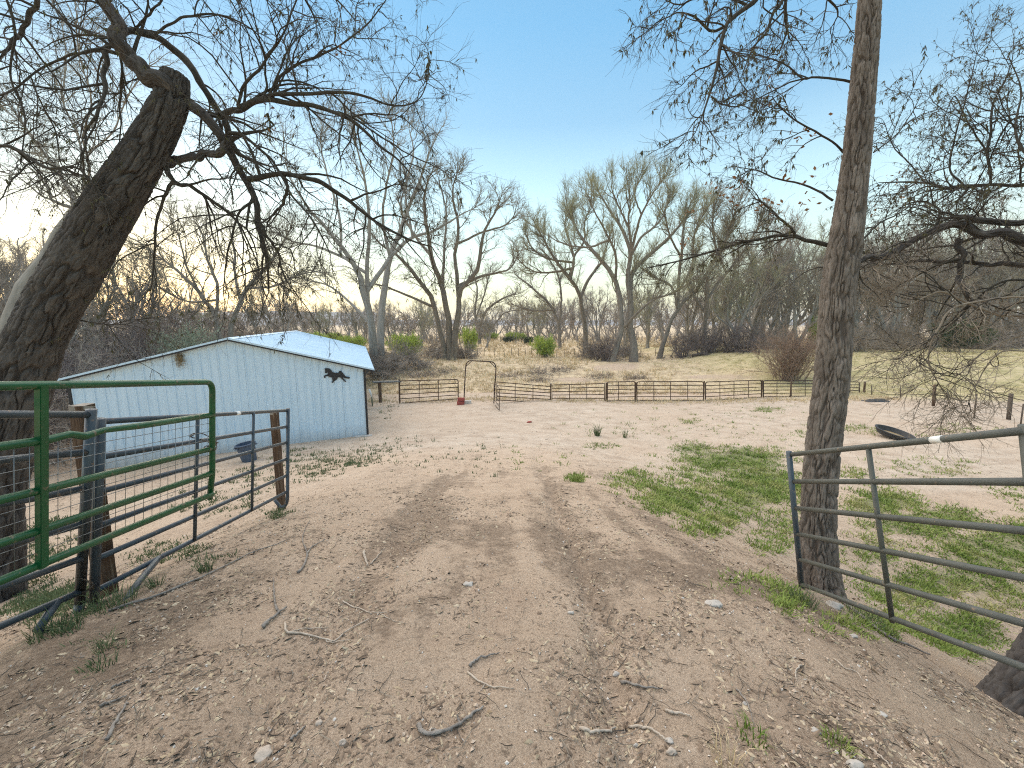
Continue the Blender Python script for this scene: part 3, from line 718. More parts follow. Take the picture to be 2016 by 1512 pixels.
box('leg', at(748, 771, 22), Vector((.07, 0, 0)), Vector((0, .07, 0)), Vector((0, 0, .62)), M['post_wood'], hr)
# bricks under the arch
M['red_block'] = mat('red_painted_block', (.26, .05, .04), .8, var=[(.36, .1, .08)], scale=15)
M['pale_block'] = mat('pale_block', (.5, .46, .42), .9, var=[(.6, .56, .5)], scale=15)
def block(label, c, s, rz, mt):
    ca, sa = math.cos(rz), math.sin(rz)
    o = box('concrete_block', c, Vector((ca * s[0], sa * s[0], 0)), Vector((-sa * s[1], ca * s[1], 0)), Vector((0, 0, s[2])), M[mt], None, bev=.012, origin=tuple(c))
    tag(o, label, 'block', 'blocks at the foot of the arch'); return o
g = on_ground(907, 797)
block('lower red block at the left foot of the arch', g + Vector((0, 0, .09)), (.2, .11, .1), .2, 'red_block')
block('upper red block stacked at the left foot of the arch', g + Vector((.03, .02, .30)), (.19, .1, .09), -.15, 'red_block')
g = on_ground(919, 795); block('pale block on the ground beside the red blocks', g + Vector((0.05, .1, .08)), (.2, .1, .1), .1, 'pale_block')
# black tarp, stock tank
M['black_rubber'] = mat('black_rubber', (.02, .021, .022), .6, var=[(.045, .045, .045)], scale=6, spec=.4)
g = on_ground(1768, 864)
tk = thing('stock_tank', 'round black rubber stock tank tipped in the dirt', 'tank', tuple(g))
pl = dict(loc=g + Vector((0, .25, .02)), rx=math.radians(11), ry=math.radians(9))
V, Fq = lathe([(0, .02), (.5, .02), (.54, .04), (.58, .14), (.585, .20), (.65, .205), (.66, .235), (.61, .245), (.58, .235), (.55, .15), (.5, .06), (0, .055)], 44)
o = mesh_obj('shell', place(V, **pl), Fq, M['black_rubber'], tk); smooth_by_angle(o, 30)
V, Fq = lathe([(.57, .10), (.592, .105), (.592, .125), (.575, .13)], 44); mesh_obj('band', place(V, **pl), Fq, M['black_rubber'], tk)
V, Fq = lathe([(0, .058), (.5, .062), (.505, .05)], 30); mesh_obj('dirt', place(V, **pl), Fq, M['straw'], tk)
g = on_ground(1726, 790)
n = 26; V = []; Fq = []
for i in range(n):
    for j in range(12):
        u, v = i / (n - 1) - .5, j / 11 - .5
        x, y = g.x + u * 1.5, g.y + v * .7
        e = max(0, 1 - (2 * u) ** 2) * max(0, 1 - (2 * v) ** 2)
        V.append((x + .1 * vnoise(u * 9, v * 9), y, Hs(x, y) - .03 + e ** .5 * (.13 + .09 * float(vnoise(u * 9, v * 6, None, 5)))))
for i in range(n - 1):
    for j in range(11): Fq.append((i * 12 + j, (i + 1) * 12 + j, (i + 1) * 12 + j + 1, i * 12 + j + 1))
tag(mesh_obj('tarp', V, Fq, M['black_rubber'], origin=tuple(g)), 'crumpled black plastic tarp lying by the corral corner post', 'tarp')
g = on_ground(1042, 832)
V, Fq = lathe([(0, 0), (.10, 0), (.11, .03), (.06, .06), (0, .07)], 10, wob=.5); tag(mesh_obj('rag', place(V, g), Fq, M['red_block'], origin=tuple(g)), 'small red rag lying on the bare corral dirt', 'rag')
# bits beside the barn
M['green_plastic'] = mat('green_plastic', (.03, .09, .06), .5)
g = on_ground(733, 800)
sp = thing('water_hydrant', 'small green standpipe with white handle beside the barn corner', 'hydrant', tuple(g))
tube('pipe', [g, g + Vector((0, 0, .55))], .035, M['green_plastic'], sp); tube('handle', [g + Vector((0, 0, .55)), g + Vector((-.05, 0, .75)), g + Vector((-.13, 0, .98))], [.04, .05, .06], M['sticker'], sp)
# names of landmarks, for labels
MARKS = [(-140, 'the left edge of the photo'), (20, 'the lower huge trunk'), (140, 'the upper huge trunk'), (250, 'the barn left slope'), (372, 'the sage bush'), (440, 'the low spreading cottonwood'), (520, 'the barn peak'), (618, 'the broad green bush'), (692, 'the green bush at the barn roof'), (742, 'the twin-trunked cottonwood'), (800, 'the bush right of the twin trunks'), (882, 'the multi-trunked cottonwood'), (925, 'the tall thin green bush'), (985, 'the sky gap'), (1016, 'the low green pair'), (1073, 'the bright green bush'), (1103, 'the slender cottonwood'), (1153, 'the forked reddish trunk'), (1192, 'the left dark brush'), (1244, 'the tallest cottonwood'), (1300, 'the leaning cottonwood foot'), (1345, 'the thicket left end'), (1388, 'the upright grey cottonwood'), (1436, 'the angled fallen log'), (1478, 'the thicket right end'), (1560, 'the tamarisk'), (1615, 'the straight trunk left side'), (1690, 'the straight trunk right side'), (1735, 'the black tarp'), (1838, 'the thick weathered post'), (1882, 'the juniper'), (1950, 'the space right of the juniper'), (2016, 'the right photo edge')]
USED = set()
def where(head, px, Y, close):
    for lx, nm in sorted(MARKS, key=lambda q: abs(q[0] - px)):
        side = 'behind' if abs(lx - px) < 14 else ('left of' if px < lx else 'right of')
        for ex in ('', ', nearer', ', farther'):
            if (ex == ', nearer' and Y > close) or (ex == ', farther' and Y < close): continue
            t_ = head + ex + ', ' + side + ' ' + nm
            if t_ not in USED and len(t_.split()) <= 16: USED.add(t_); return t_
    return head
# field fence posts (meadow edge) and right-hand wire fence
M['dark_post'] = mat('dark_fence_post', (.06, .05, .042), .9, var=[(.13, .1, .08)], scale=20)
rr_ = np.random.default_rng(5)
pxs = [941, 953, 973, 993, 1006, 1021, 1034, 1048, 1063, 1078, 1096, 1112, 1130, 1148, 1163, 1181, 1196, 1209, 1226, 1262, 1290, 1331, 1352, 1394, 1432, 1463, 1494, 1522]
fence_xyz = []
for i, px in enumerate(pxs):
    Y = 46 - .0 * i - max(0, (px - 1300)) * .045
    X = at(px, 700, Y).x; z = Hs(X, Y); h = 1.0 + rr_.normal(0, .08); ln = rr_.normal(0, .05)
    big = px in (1163, 1432, 1463, 1494)
    r = .075 if big else .03
    p = tube('fence_post', [Vector((X, Y, z - .1)), Vector((X + ln, Y, z + h + (.25 if big else 0)))], r, M['dark_post'], None, 6, origin=(X, Y, z))
    tag(p, where('thick dark meadow fence post' if big else 'thin dark meadow fence stake', px, 46, 99), 'fence post', 'thick posts of the meadow fence' if big else 'thin stakes of the meadow fence')
    fence_xyz.append(Vector((X, Y, z)))
fr = thing('wire_fence', 'thin wire strands strung along the dry meadow edge', 'fence wire', tuple(fence_xyz[0]))
for hgt in (.35, .65, .92):
    tube('wire', [p + Vector((0, 0, hgt)) for p in fence_xyz], .006, M['dark_post'], fr, 3)
labs = {1838: 'thick weathered post in the right-hand wire fence, left of the dark post', 1985: 'dark brown post in the right-hand wire fence near the photo edge'}
fence_xyz = []
for (px, tp, bt, Y, r) in ((1716, 759, 785, 26, .03), (1773, 761, 788, 25, .03), (1838, 757, 797, 22.5, .075), (1866, 775, 797, 22.5, .02), (1920, 775, 812, 19.6, .035), (1988, 775, 815, 19.3, .085), (2012, 795, 825, 18, .03), (2090, 790, 840, 16.5, .06)):
    Pb = at(px, bt, Y); z = Hs(Pb.x, Y); Pt = at(px + (3 if px > 1800 else 0), tp, Y)
    p = tube('fence_post', [Vector((Pb.x, Y, z - .1)), Vector((Pt.x, Y, Pt.z))], r, M['post_wood'] if px == 1838 else M['dark_post'], None, 7, origin=(Pb.x, Y, z))
    names = {1716: 'thin stake just right of the corral corner, above the black tarp', 1773: 'second thin stake right of the corral corner', 1866: 'short thin stake between the thick and slim posts of the right fence', 1920: 'slim post between the thick weathered and dark brown posts', 2012: 'thin stake at the right edge, beside the dark brown post', 2090: 'post past the right edge'}
    tag(p, labs.get(px if px != 1988 else 1985, names.get(px)), 'fence post', 'posts of the right-hand wire fence')
    fence_xyz.append(Vector((Pb.x, Y, z)))
fr = thing('wire_fence', 'sagging wires strung between the posts right of the corral', 'fence wire', tuple(fence_xyz[0]))
for hgt in (.3, .6, .85):
    tube('wire', [p + Vector((0, 0, hgt)) for p in fence_xyz], .006, M['wire'], fr, 3)

# ------------------------------------------------------------------ trees
def unit(v): return v / (np.linalg.norm(v, axis=-1, keepdims=True) + 1e-9)
def grow(o, d, L, r0, r1, n, wander, trop, g, curl=0):
    """o,d (N,3); all branches advance together"""
    N = len(o); P = np.zeros((N, n + 1, 3)); P[:, 0] = o; d = unit(d); st = (L / n)[:, None]
    ax = unit(g.normal(size=(N, 3)))
    for i in range(n):
        d = unit(d + g.normal(size=(N, 3)) * wander + trop + np.cross(ax, d) * curl)
        P[:, i + 1] = P[:, i] + d * st
    t = np.linspace(0, 1, n + 1)[None, :]
    R = r0[:, None] * (1 - t) + r1[:, None] * t if hasattr(r1, '__len__') else r0[:, None] * (1 - t) + r1 * t
    return P, R
def sprout(P, R, cnt, t0, t1, a0, a1, g, up=0):
    """cnt children per parent; returns origin, direction, local radius, t"""
    idx = np.repeat(np.arange(len(P)), cnt); n = P.shape[1] - 1
    t = t0 + (t1 - t0) * g.random(len(idx)) ** .8
    f = t * n; i = np.minimum(f.astype(int), n - 1); u = (f - i)[:, None]
    o = P[idx, i] * (1 - u) + P[idx, i + 1] * u; r = R[idx, i] * (1 - u[:, 0]) + R[idx, i + 1] * u[:, 0]
    tan = unit(P[idx, i + 1] - P[idx, i]); per = g.normal(size=tan.shape); per[:, 2] += up
    per = unit(per - (per * tan).sum(1, keepdims=True) * tan)
    an = np.radians(a0 + (a1 - a0) * g.random(len(idx)))[:, None]
    return o, unit(tan * np.cos(an) + per * np.sin(an)), r, t, idx
def limbs_from_px(limbs, Y, g, spread=0):
    """photo polylines (px, py, r px, optional depth) -> resampled world polylines"""
    out = []
    for k, L in enumerate(limbs):
        s = g.choice([-1, 1]) * spread; acc = 0; pts = []; rad = []
        for i, q in enumerate(L):
            if i: acc += math.hypot(q[0] - L[i - 1][0], q[1] - L[i - 1][1])
            Yq = q[3] if len(q) > 3 else Y + s * (acc / 100) ** 1.2
            p = at(q[0], q[1], Yq); pts.append((*p, q[2] * depth(Yq, p.z) / F * offaxis(q[0], q[1])))
        out.append(catmull(pts, 15))
    A = np.array(out); return A[:, :, :3], np.maximum(A[:, :, 3], .003)
def crown(P, R, S, g, trop=(0, 0, .06), nA=70, cB=7, cC=6, LA=.2, LB=.09, LC=.05, a=(25, 55), t0=.25, rt=.004, wander=.16, tip=2, cAC=8, rc=.55, cD=0, nC=3):
    """side branches on limbs down to twigs. S = size of the tree in metres"""
    trop = np.array(trop, float)
    Ln = np.linalg.norm(np.diff(P, axis=1), axis=2).sum(1)
    cnt = np.maximum(1, np.round(nA * Ln / Ln.sum()).astype(int))
    o, d, r, t, _ = sprout(P, R, cnt, t0, 1, a[0], a[1], g)
    L = S * LA * (.55 + .75 * g.random(len(o))) * (1.15 - .45 * t)
    ra = np.minimum(r * rc, L * .016) + rt
    PA, RA = grow(o, d, L, ra, rt * 1.3, 9, wander, trop, g, .05)
    # limb tips go on as branches
    d = unit(P[:, -1] - P[:, -2]); m = np.repeat(np.arange(len(P)), tip)
    PT, RT = grow(P[m, -1], d[m] + g.normal(size=(len(m), 3)) * .3, np.full(len(m), S * LA * .62), R[m, -1] * .85, rt * 1.3, 9, wander, trop, g, .05)
    PA = np.concatenate([PA, PT]); RA = np.concatenate([RA, RT])
    o, d, r, t, _ = sprout(PA, RA, np.full(len(PA), cB), .12, 1, a[0], a[1] + 5, g)
    L = S * LB * (.5 + .9 * g.random(len(o))) * (1.15 - .5 * t)
    PB, RB = grow(o, d, L, np.minimum(r * .6, L * .012) + rt * .6, rt * .8, 4, wander * 1.1, trop * 1.3, g)
    o, d, r, t, _ = sprout(PB, RB, np.full(len(PB), cC), .1, 1, 20, 60, g)
    L = S * LC * (.4 + .9 * g.random(len(o)))
    PC, RC = grow(o, d, L, np.minimum(r * .7, rt * 1.1), rt * .5, nC, wander * 1.2, trop * 1.5, g)
    o, d, r, t, _ = sprout(PA, RA, np.full(len(PA), cAC), .1, 1, 30, 70, g)
    L = S * LC * (.5 + .9 * g.random(len(o)))
    PD, RD = grow(o, d, L, np.minimum(r * .6, rt), rt * .5, nC, wander * 1.2, trop, g)
    PC = np.concatenate([PC, PD]); RC = np.concatenate([RC, RD])
    return (PA, RA), (PB, RB), (PC, RC)
def tree_parts(root, P, R, cr, mb, mt, k=7, extra=()):
    t = Tubes(); t.batch(P, R, k)
    t.build('trunk', M[mb], root)
    A, B, Cc = cr
    t = Tubes(); t.batch(*A, 5); t.build('branches', M[mb], root, kind='stuff')
    t = Tubes(); t.batch(*B, 3); t.batch(*Cc, 3); t.build('twigs', M[mt], root, smooth=False, kind='stuff')
def far_tree(label, limbs, Y, S, seed, squash=.27, mb='mid_bark', mt='mid_twig', spread=.9, base=None, group=None, name='cottonwood_tree', **kw):
    g = np.random.default_rng(seed)
    limbs = [[(q[0], q[1] + max(0, 540 - q[1]) * squash, *q[2:]) for q in L] for L in limbs]
    P, R = limbs_from_px(limbs, Y, g, spread)
    R = np.maximum(R * .6, .014)
    for i in range(len(P)):     # sink the trunks into the ground
        if limbs[i][0][1] > 665:
            z = Hs(P[i, 0, 0], P[i, 0, 1]); P[i, 0, 2] = z - .15; R[i, 0] *= 1.3; R[i, 1] *= 1.08
    j = g.normal(size=P.shape) * R[:, :, None] * .22; j[:, 0] = 0; P = P + j
    for i in range(1, len(P)):      # every fork starts on wood that is already there
        if limbs[i][0][1] <= 665:
            Q = P[:i, 1:-1].reshape(-1, 3); q = Q[np.argmin(((Q - P[i, 0]) ** 2).sum(1))]
            P[i] += (q - P[i, 0])[None] * ((1 - np.linspace(0, 1, P.shape[1])) ** 2)[:, None]
    root = thing(name, label, 'tree', (float(P[0, 0, 0]), float(P[0, 0, 1]), float(P[0, 0, 2])), group)
    tree_parts(root, P, R, crown(P, R, S, g, **kw), mb, mt); return root
def bark_trunk(name, pts, mt, parent, sides=150, rings=420, dep=.03, seed=0, freq=13, flare=None, lumpk=.09):
    """trunk (x,y,z,r) with real furrows and plates"""
    Q = catmull(pts, rings); P, r = Q[:, :3], Q[:, 3]
    T = unit(np.gradient(P, axis=0)); ref = np.array([0, 1, 0.]) ; U = unit(np.cross(T, ref)); W = np.cross(T, U)
    L = np.concatenate([[0], np.cumsum(np.linalg.norm(np.diff(P, axis=0), axis=1))])
    th = np.arange(sides) * 2 * np.pi / sides; TH, LL = np.meshgrid(th, L); rr = r[:, None] + 0 * TH
    rm = float(np.mean(r))
    cx, cy, cz = np.cos(TH) * rm * freq, np.sin(TH) * rm * freq, LL * freq * .13
    wx, wy = vnoise(cx * .5, cy * .5, cz * 1.6, seed + 3) * .7, vnoise(cx * .5, cy * .5, cz * 1.6, seed + 4) * .7
    n = vnoise(cx + wx, cy + wy, cz, seed); n2 = vnoise(cx * 1.9 + wx, cy * 1.9 + wy, cz * 2.1, seed + 1)
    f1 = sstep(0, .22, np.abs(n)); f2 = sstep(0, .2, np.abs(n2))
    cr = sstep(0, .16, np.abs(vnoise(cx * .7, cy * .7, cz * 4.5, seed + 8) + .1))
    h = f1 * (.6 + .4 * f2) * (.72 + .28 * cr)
    fine = vnoise(cx * 5, cy * 5, cz * 12, seed + 6) * .10
    lump = vnoise(cx * .16, cy * .16, LL * 1.1, seed + 9) * lumpk
    rad = rr * (1 + lump) + dep * (h - .8 + fine)
    if flare is not None:
        k = np.exp(-LL / flare[0]) * flare[1]; rad = rad * (1 + k * (1 + .35 * np.cos(TH * 5 + 1)))
    V = P[:, None, :] + U[:, None, :] * (np.cos(TH) * rad)[..., None] + W[:, None, :] * (np.sin(TH) * rad)[..., None]
    A = np.stack([np.cos(TH) * rm, np.sin(TH) * rm, LL], -1)
    i = np.arange(rings - 1)[:, None] * sides; j = np.arange(sides)[None, :]
    Fq = np.stack([i + j, i + (j + 1) % sides, i + (j + 1) % sides + sides, i + j + sides], -1).reshape(-1, 4)
    V = V.reshape(-1, 3)
    top = np.arange((rings - 1) * sides, rings * sides)
    V = np.concatenate([V, (P[-1] + T[-1] * r[-1] * .15)[None]]); c = len(V) - 1
    tri = np.stack([top, np.roll(top, -1), np.full(sides, c), np.full(sides, c)], -1)
    A = np.concatenate([A.reshape(-1, 3), [[0, 0, L[-1]]]])
    me_F = [tuple(f) for f in []]
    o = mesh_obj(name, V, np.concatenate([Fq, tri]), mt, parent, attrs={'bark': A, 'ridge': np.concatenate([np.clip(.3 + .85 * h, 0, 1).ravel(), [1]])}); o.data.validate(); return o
def hand(limbs, Y, mul=1.0, dY=None):
    out = []
    for L in limbs:
        out.append([(*q, ) for q in L])
    return out
def catkins(root, P, R, g, n, size=.05, name='catkins', mt='catkin', per=3, spread=.005):
    idx = g.integers(0, len(P), n); seg = g.integers(1, P.shape[1], n); o = P[idx, seg]
    o = np.repeat(o, per, 0) + g.normal(size=(n * per, 3)) * spread
    d = g.normal(size=(len(o), 3)) * .5 + np.array([0, 0, -1.0])
    L = size * (.5 + g.random(len(o)))
    PP, _ = grow(o, d, L, np.full(len(o), .004), .003, 2, .25, np.array([0, 0, -.3]), g)
    RR = np.broadcast_to(np.array([.002, .006, .0015])[None] * (size / .05) ** .5, (len(o), 3))
    t = Tubes(); t.batch(PP, RR, 3); return t.build(name, M[mt], root, kind='stuff')
def dead_leaves(root, pxl, Y, g, name='dead_leaf_clump'):
    V, Fq = [], []
    for px, py in pxl:
        c = np.array(at(px, py, Y))
        for k in range(9):
            p = c + g.normal(size=3) * .05; a, b = unit(g.normal(size=3)) * .028, unit(g.normal(size=3)) * .016
            n = len(V); V += [p - a, p + b, p + a * .9, p - b]; Fq.append((n, n + 1, n + 2, n + 3))
    return mesh_obj(name, V, Fq, M['deadleaf'], root, smooth=False, kind='stuff')

# -------- big leaning tree on the left
g = np.random.default_rng(101); Y0 = 5.5
ax = [(-40, 1120, 76), (-12, 980, 68), (22, 820, 68), (58, 700, 66), (100, 610, 63), (158, 510, 59), (212, 420, 55), (262, 335, 51), (305, 265, 46), (334, 205, 41), (343, 160, 35), (345, 146, 31)]
tp = []
for px, py, r in ax:
    Yq = Y0 + (1120 - py) * .0006; p = at(px, py, Yq); tp.append((*p, r * depth(Yq, p.z) / F * offaxis(px, py) * 1.04))
z0 = Hs(tp[0][0], tp[0][1]); tp[0] = (tp[0][0], tp[0][1], min(tp[0][2], z0 - .2), tp[0][3])
L1 = thing('cottonwood_tree', 'huge leaning cottonwood with deeply furrowed broken-topped trunk at left', 'tree', tuple(tp[0][:3]))
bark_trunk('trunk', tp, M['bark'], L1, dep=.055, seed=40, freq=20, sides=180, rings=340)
def Yt(py): return Y0 + (1120 - py) * .0006
limbsL = [
 [(345,200,18),(326,168,22),(290,145,23),(262,120,22),(240,90,21),(228,55,20),(205,0,18),(180,-70,15),(140,-170,11)],
 [(236,70,9),(262,62,10),(300,72,10),(345,100,10),(380,138,9),(410,183,8.5),(435,225,8),(452,262,8),(462,300,7)],
 [(352,190,16),(380,205,15),(404,228,13),(428,258,12),(444,288,11),(462,320,9),(482,352,8),(500,395,7),(512,440,6),(520,490,4.5),(527,530,3),(530,575,1.5)],
 [(318,322,13),(340,318,10),(372,310,9),(410,305,9),(436,292,9),(446,278,9)],
 [(432,226,8),(450,222,8),(475,208,7.5),(520,198,7),(580,203,6),(640,216,5),(700,243,4),(745,285,3),(790,320,2),(815,352,1.2)],
 [(468,212,6),(500,196,6),(540,184,5),(600,184,4.5),(660,182,4),(720,190,3),(775,208,2),(822,197,1.5),(840,160,1.3),(846,118,1)],
 [(488,352,8),(520,346,7),(560,345,6),(610,352,5.5),(655,372,5),(705,408,4),(750,442,3.2),(800,470,2.3),(850,486,1.4)],
 [(540,184,4),(545,160,4),(575,132,3.6),(620,112,3),(670,88,2.4),(720,50,1.8),(760,0,1.2)],
 [(468,208,4),(478,175,4),(505,140,3.6),(540,95,3),(565,50,2.5),(590,-20,2)],
 [(215,88,8),(208,120,7),(203,150,7),(202,190,5),(188,230,4),(170,258,3),(166,300,2),(150,350,1.2)],
 [(238,108,5),(200,102,4.5),(150,106,4),(100,122,3.5),(60,150,3.2),(20,180,3),(-40,200,2)],
 [(100,-60,9),(70,5,8),(48,50,7.5),(25,85,6),(0,115,4),(-40,170,3)],
 [(328,330,7),(342,358,6),(372,366,5),(405,385,4.5),(440,412,3.6),(470,440,2.6),(500,500,1.6),(520,560,1)],
 [(342,358,5),(325,385,4),(314,420,3.5),(306,470,3),(302,530,2),(296,575,1.2)],
 [(560,346,4),(566,372,3.5),(556,402,3.5),(540,420,3)],
 [(512,440,4),(530,470,3),(548,500,2.5),(560,545,1.6),(600,600,1)],
 [(235,100,4),(240,150,3.5),(236,200,3),(238,250,2),(232,300,1.2)],
 [(452,262,5),(480,268,4),(520,300,3.4),(545,330,3),(580,392,2.4),(620,440,2),(650,500,1.2)],
 [(500,395,3.5),(470,420,3),(455,470,2.4),(445,520,1.8),(440,580,1)],
 [(300,72,4),(340,45,3.5),(390,28,3),(450,35,2.4),(510,70,1.6),(540,130,1)],
 [(262,62,4),(300,20,3.5),(345,-30,3)],
 [(60,150,2.5),(80,200,2.2),(110,260,2),(120,320,1.4),(150,380,1)],
 [(150,106,3),(140,60,2.5),(110,20,2),(100,-40,1.5)],
 [(640,216,3),(690,230,2.5),(740,262,2),(800,300,1.5),(860,330,1)],
 [(240,-30,6),(330,-50,5),(440,-40,4),(540,-60,3.2),(640,-20,2.4),(700,40,1.6)],
 [(0,-40,5),(30,60,4),(20,150,3),(50,230,2.4),(40,320,1.6)],
 [(30,600,2),(110,615,2.2),(150,628,2),(200,638,1.6),(255,640,1)],
 [(-60,300,6),(20,290,5),(90,330,4),(150,330,3),(200,380,2)],
]
PL, RL = limbs_from_px([[(a, b, c, 6.12 + k2) for (a, b, c), k2 in zip(L, np.cumsum([0] + [float(g.normal(0, .07)) + s for s in [float(g.choice([-.05, .05, .09]))] * (len(L) - 1)]))] for L in limbsL], 5.8, g)
for P_ in PL: P_ += 0
main = {0: 'limb', 1: 'limb', 2: 'limb', 3: 'limb', 4: 'limb', 5: 'limb', 6: 'limb'}
j = g.normal(size=PL.shape) * RL[:, :, None] * .35; j[:, 0] = 0; PL2 = PL + j
for k in range(len(PL2)):
    if k in (0, 2, 3):
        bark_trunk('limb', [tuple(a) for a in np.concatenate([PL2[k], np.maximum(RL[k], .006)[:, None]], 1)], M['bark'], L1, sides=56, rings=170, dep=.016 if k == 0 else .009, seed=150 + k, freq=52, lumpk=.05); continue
    t = Tubes(); q = catmull(np.concatenate([PL2[k], RL[k][:, None]], 1), 60); rr = np.maximum(.002, q[:, 3]) * (1 + .14 * vnoise(np.arange(60) * .7, np.full(60, k * 9.7)))
    t.batch(q[None, :, :3], rr[None], 10 if k < 4 else 7); t.build('limb', M['bark' if k in (0, 2, 3) else 'limb'], L1)
cA = crown(PL2, RL, 9, g, trop=(0, 0, -.055), nA=300, cB=5, cC=3, LA=.13, LB=.06, LC=.028, a=(30, 75), t0=.08, rt=.0021, wander=.17, tip=1, cAC=8, nC=2)
t = Tubes(); t.batch(*cA[0], 5); t.build('branches', M['limb'], L1, kind='stuff')
t = Tubes(); t.batch(*cA[1], 3); t.batch(*cA[2], 3); t.build('twigs', M['twig_dark'], L1, smooth=False, kind='stuff')
catkins(L1, *cA[1], g, 1600, .052)
for (a_, b_) in ((843, 112), (845, 122), (842, 134), (840, 146), (528, 222), (530, 236), (529, 250), (531, 266)):
    c_ = np.array(at(a_, b_, 6.6 if a_ > 600 else 6.3)); PP_, _ = grow(np.repeat(c_[None], 6, 0), g.normal(size=(6, 3)) * .5 + np.array([0, 0, -1.]), np.full(6, .11), np.full(6, .005), .003, 3, .2, np.array([0, 0, -.2]), g)
    t = Tubes(); t.batch(PP_, np.broadcast_to(np.array([.004, .008, .008, .003]), (6, 4)), 4); t.build('catkins', M['catkin'], L1, kind='stuff')
dead_leaves(L1, [(528, 205), (530, 250), (200, 140), (670, 395), (438, 72), (670, 100)], 6.2, g)

# -------- straight leaning trunk on the right
g = np.random.default_rng(102)
ax = [(1613, 1200, 38), (1612, 1140, 35), (1610, 1060, 33), (1613, 960, 33), (1622, 860, 34), (1636, 760, 34.5), (1645, 650, 34.5), (1652, 560, 35), (1664, 480, 35), (1676, 380, 32), (1688, 280, 31), (1698, 180, 30.5), (1706, 90, 30), (1712, 0, 29), (1716, -120, 28), (1712, -260, 26)]
tp = []
for px, py, r in ax:
    Yq = 3.98 + max(0, (1200 - py)) * .0003; p = at(px, py, Yq); tp.append((*p, r * depth(Yq, p.z) / F * offaxis(px, py) * 1.02))
tp[0] = (tp[0][0], tp[0][1], Hs(tp[0][0], tp[0][1]) - .2, tp[0][3] * 1.05)
R2 = thing('cottonwood_tree', 'tall straight furrowed trunk standing behind the olive-grey panel', 'tree', tuple(tp[0][:3]))
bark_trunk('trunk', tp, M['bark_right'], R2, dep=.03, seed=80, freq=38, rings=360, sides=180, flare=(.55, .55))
YY = 4.4
limbsR = [
 [(1640,484,6),(1610,480,5.5),(1575,468,4.5),(1540,464,4),(1500,468,3.5),(1440,482,3),(1390,498,2.4),(1330,515,1.6),(1270,528,1)],
 [(1565,468,3.5),(1560,450,3),(1535,430,3),(1510,405,2.5),(1495,395,2)],
 [(1678,162,3.5),(1640,155,3),(1600,152,2.8),(1580,155,2.4),(1550,130,2),(1510,112,1.6),(1460,105,1)],
 [(1590,154,2.2),(1560,160,2),(1520,180,1.8),(1490,195,1.3),(1465,198,.9)],
 [(1660,300,3),(1640,280,2.5),(1610,262,2.4),(1570,240,2),(1535,210,1.5),(1520,190,1)],
 [(1640,395,3),(1610,375,2.6),(1570,360,2.3),(1530,352,2),(1490,335,1.5),(1460,330,1)],
 [(1700,-60,12),(1600,-90,10),(1530,-50,8.5),(1490,0,7),(1450,30,6),(1430,50,5.5),(1422,85,5),(1413,130,4),(1400,180,3),(1385,220,2),(1372,255,1.2),(1355,280,.8)],
 [(1432,50,4),(1400,60,3.4),(1370,35,3),(1340,25,2),(1300,40,1.4),(1275,60,1)],
 [(1560,-40,6),(1540,0,5),(1520,30,4),(1510,60,3),(1480,100,2),(1460,150,1.2)],
 [(1640,-70,6),(1560,-60,5),(1545,20,4),(1548,60,3),(1540,90,2),(1530,110,1)],
 [(1400,190,2.4),(1420,205,2),(1450,210,1.6),(1470,200,1)],
 [(1415,120,2.4),(1395,130,2),(1370,140,1.6),(1340,170,1)],
 [(1470,10,4),(1420,-10,3.5),(1370,-5,3),(1340,10,2),(1310,0,1.4)],
 [(1720,300,2),(1760,270,1.8),(1790,230,1.4),(1815,185,.9)],
 [(1700,470,2.6),(1730,440,2.2),(1770,420,1.8),(1800,400,1.2)],
 [(1640,-90,6),(1620,-20,4),(1650,20,2.4),(1640,50,1.4)],
]
PR_, RR_ = limbs_from_px([[(a, b, c, YY + .0 + k2 * s) for (a, b, c), k2 in zip(L, np.arange(len(L)) * .06)] for L, s in zip(limbsR, g.choice([-1, 1, 1.5], len(limbsR)))], YY, g)
j = g.normal(size=PR_.shape) * RR_[:, :, None] * .3; j[:, 0] = 0; PR_ = PR_ + j
for k in range(len(PR_)):
    t = Tubes(); t.batch(PR_[k:k + 1], RR_[k:k + 1], 8); t.build('limb', M['limb'], R2)
cR = crown(PR_, np.minimum(RR_, .03), 5, g, trop=(0, 0, -.05), nA=120, cB=5, cC=3, LA=.1, LB=.055, LC=.03, a=(30, 75), t0=.15, rt=.0017, wander=.15, tip=1, cAC=4)
t = Tubes(); t.batch(*cR[0], 4); t.build('branches', M['limb'], R2, kind='stuff')
t = Tubes(); t.batch(*cR[1], 3); t.batch(*cR[2], 3); t.build('twigs', M['twig_dark'], R2, smooth=False, kind='stuff')
catkins(R2, *cR[1], g, 700, .042, spread=.004)
dead_leaves(R2, [(1592, 258), (1586, 275), (1520, 180), (1510, 398), (1528, 405), (1445, 372), (1435, 385), (1395, 380), (1360, 425), (1590, 395), (1590, 350), (1555, 352), (1340, 485)], YY, g)

